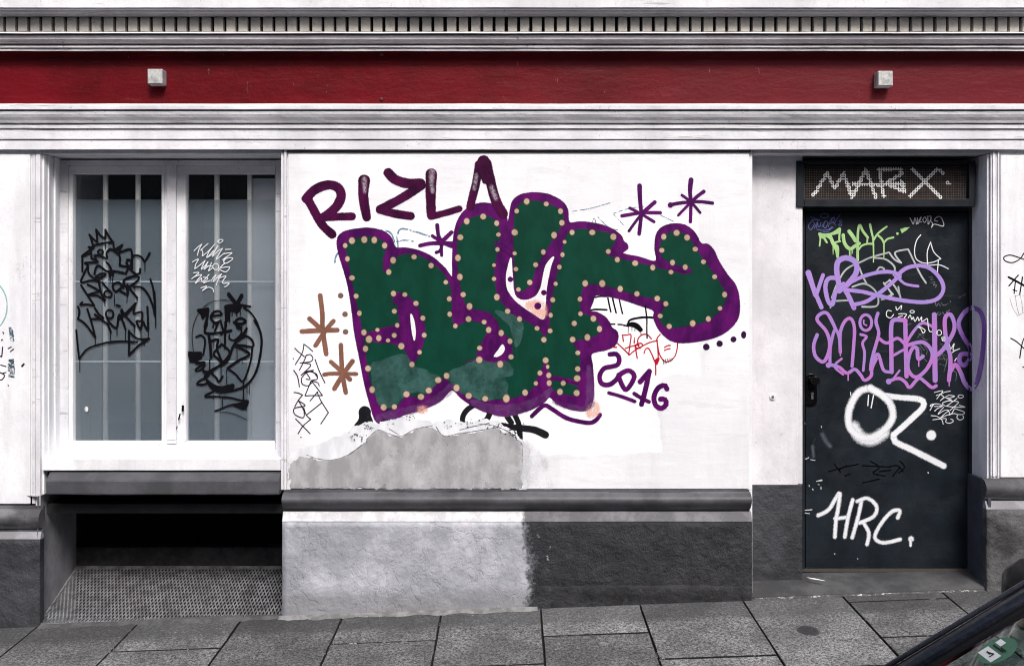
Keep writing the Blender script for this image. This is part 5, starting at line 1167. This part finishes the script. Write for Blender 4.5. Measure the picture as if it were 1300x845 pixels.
# wheels, lights
for wx in (x0-.28,x0+2.28):
    for sg in (1,-1):
        wz=bpy.data.objects.new('wheel',None); COL.objects.link(wz); wz.parent=car; cy=CY+sg*(HW-.10); wz.location=Vector((wx,cy,gz0+.31))-car.location
        m=MB(); m.cyl((wx,cy-.10,gz0+.31),(wx,cy+.10,gz0+.31),.31,n=36); m.build('tyre',m_tyre,wz,bevel=.03)
        m=MB(); m.cyl((wx,cy+sg*.085,gz0+.31),(wx,cy+sg*.108,gz0+.31),.20,.18,n=28)
        for k in range(5):
            t=2*math.pi*k/5; m.bar((wx,cy+sg*.11,gz0+.31),(wx+math.cos(t)*.19,cy+sg*.112,gz0+.31+math.sin(t)*.19),.05,.02,up=(0,1,0))
        m.build('rim',m_rim_,wz)
for sg in (1,-1):
    m=MB(); m.box(x0-.81,x0-.66,CY+sg*.60-.13,CY+sg*.60+.13,gz0+.52,gz0+.66); m.build('headlight',simple('lamp_glass%d'%sg,(.6,.62,.65),.1),car,bevel=.03)
    m=MB(); m.box(x0+2.90,x0+3.06,CY+sg*.66-.08,CY+sg*.66+.08,gz0+.62,gz0+.86); m.build('tail_light',simple('tail_red%d'%sg,(.3,.01,.01),.2),car,bevel=.02)
m=MB(); m.box(x0-.85,x0-.78,CY-.38,CY+.38,gz0+.34,gz0+.50); m.build('grille',m_rub,car,bevel=.01)
# round green badge behind the windscreen, wall side lower corner
n_=(wt_f-wl_f).cross(wl_n-wl_f).normalized()
if n_.x>0: n_=-n_
up=dirp; side=n_.cross(up).normalized()
ysk=YS0-.235
# centre: the point of the pillar plane that sits at this depth
target=CP(1266,825,ysk)
m=MB(); n=36; r=.036
def SK(a,b_,o): return target+up*a+side*b_+n_*o
m.face([m.vert(SK(r*math.cos(2*math.pi*k/n),r*math.sin(2*math.pi*k/n),0)) for k in range(n)])
sk=m.build('round_badge',simple('badge_green',(.006,.075,.040),.4,0,.1),ws,'round green badge with white fields',recalc=False)
m=MB(); m.face([m.vert(SK(a,b_,.0006)) for a,b_ in ((-.026,-.022),(-.004,-.022),(-.004,.026),(-.026,.026))]); m.face([m.vert(SK(a,b_,.0006)) for a,b_ in ((.010,.004),(.022,.004),(.022,.024),(.010,.024))]); m.build('badge_field',simple('badge_white',(.45,.47,.48),.6),ws,recalc=False)
m=MB()
for (a,b_,c_,d_) in ((-.020,-.006,-.010,-.006),(-.010,-.006,-.014,.008),(-.014,-.001,-.014,.013),(.004,-.016,.004,.020),(.008,-.018,.008,.0)):
    p,q=SK(a,b_,.0012),SK(c_,d_,.0012); dd=(q-p).normalized(); s_=dd.cross(n_)*.0016; m.face([m.vert(v) for v in (p-s_,q-s_,q+s_,p+s_)])
m.build('badge_print',m_rub,ws,recalc=False)
EXPO=0.78
# ================================================================== camera and light
cam=bpy.data.cameras.new('camera'); co=bpy.data.objects.new('camera',cam); COL.objects.link(co)
co.location=(0,-D,CZ); co.rotation_euler=(R(90),0,0)
cam.sensor_width=36; cam.lens=F/1300*36; cam.shift_y=-(422.5-YH)/1300; cam.clip_end=1000; cam.clip_start=.05
scene.camera=co
w=bpy.data.worlds.new('World'); scene.world=w; w.use_nodes=True; nt=w.node_tree
sky=nt.nodes.new('ShaderNodeTexSky'); sky.sky_type='NISHITA'; sky.sun_disc=False
SD=Vector((.30,-1.0,1.08)).normalized()
sky.sun_elevation=math.asin(SD.z); sky.sun_rotation=math.atan2(SD.x,SD.y); sky.dust_density=4; sky.air_density=1.0; sky.ozone_density=1.0
nt.links.new(sky.outputs[0],nt.nodes['Background'].inputs[0]); nt.nodes['Background'].inputs[1].default_value=.11
sl=bpy.data.lights.new('sun','SUN'); so=bpy.data.objects.new('sun',sl); COL.objects.link(so); sl.energy=2.0; sl.angle=R(16); sl.color=(1,.97,.935)
so.rotation_euler=(-SD).to_track_quat('-Z','Y').to_euler(); so.location=(0,0,8)
scene.view_settings.view_transform='Standard'; scene.view_settings.look='None'; scene.view_settings.gamma=1; scene.view_settings.exposure=EXPO
scene.view_settings.use_curve_mapping=False
scene.cycles.transparent_max_bounces=40; scene.cycles.max_bounces=8; scene.cycles.filter_width=1.05
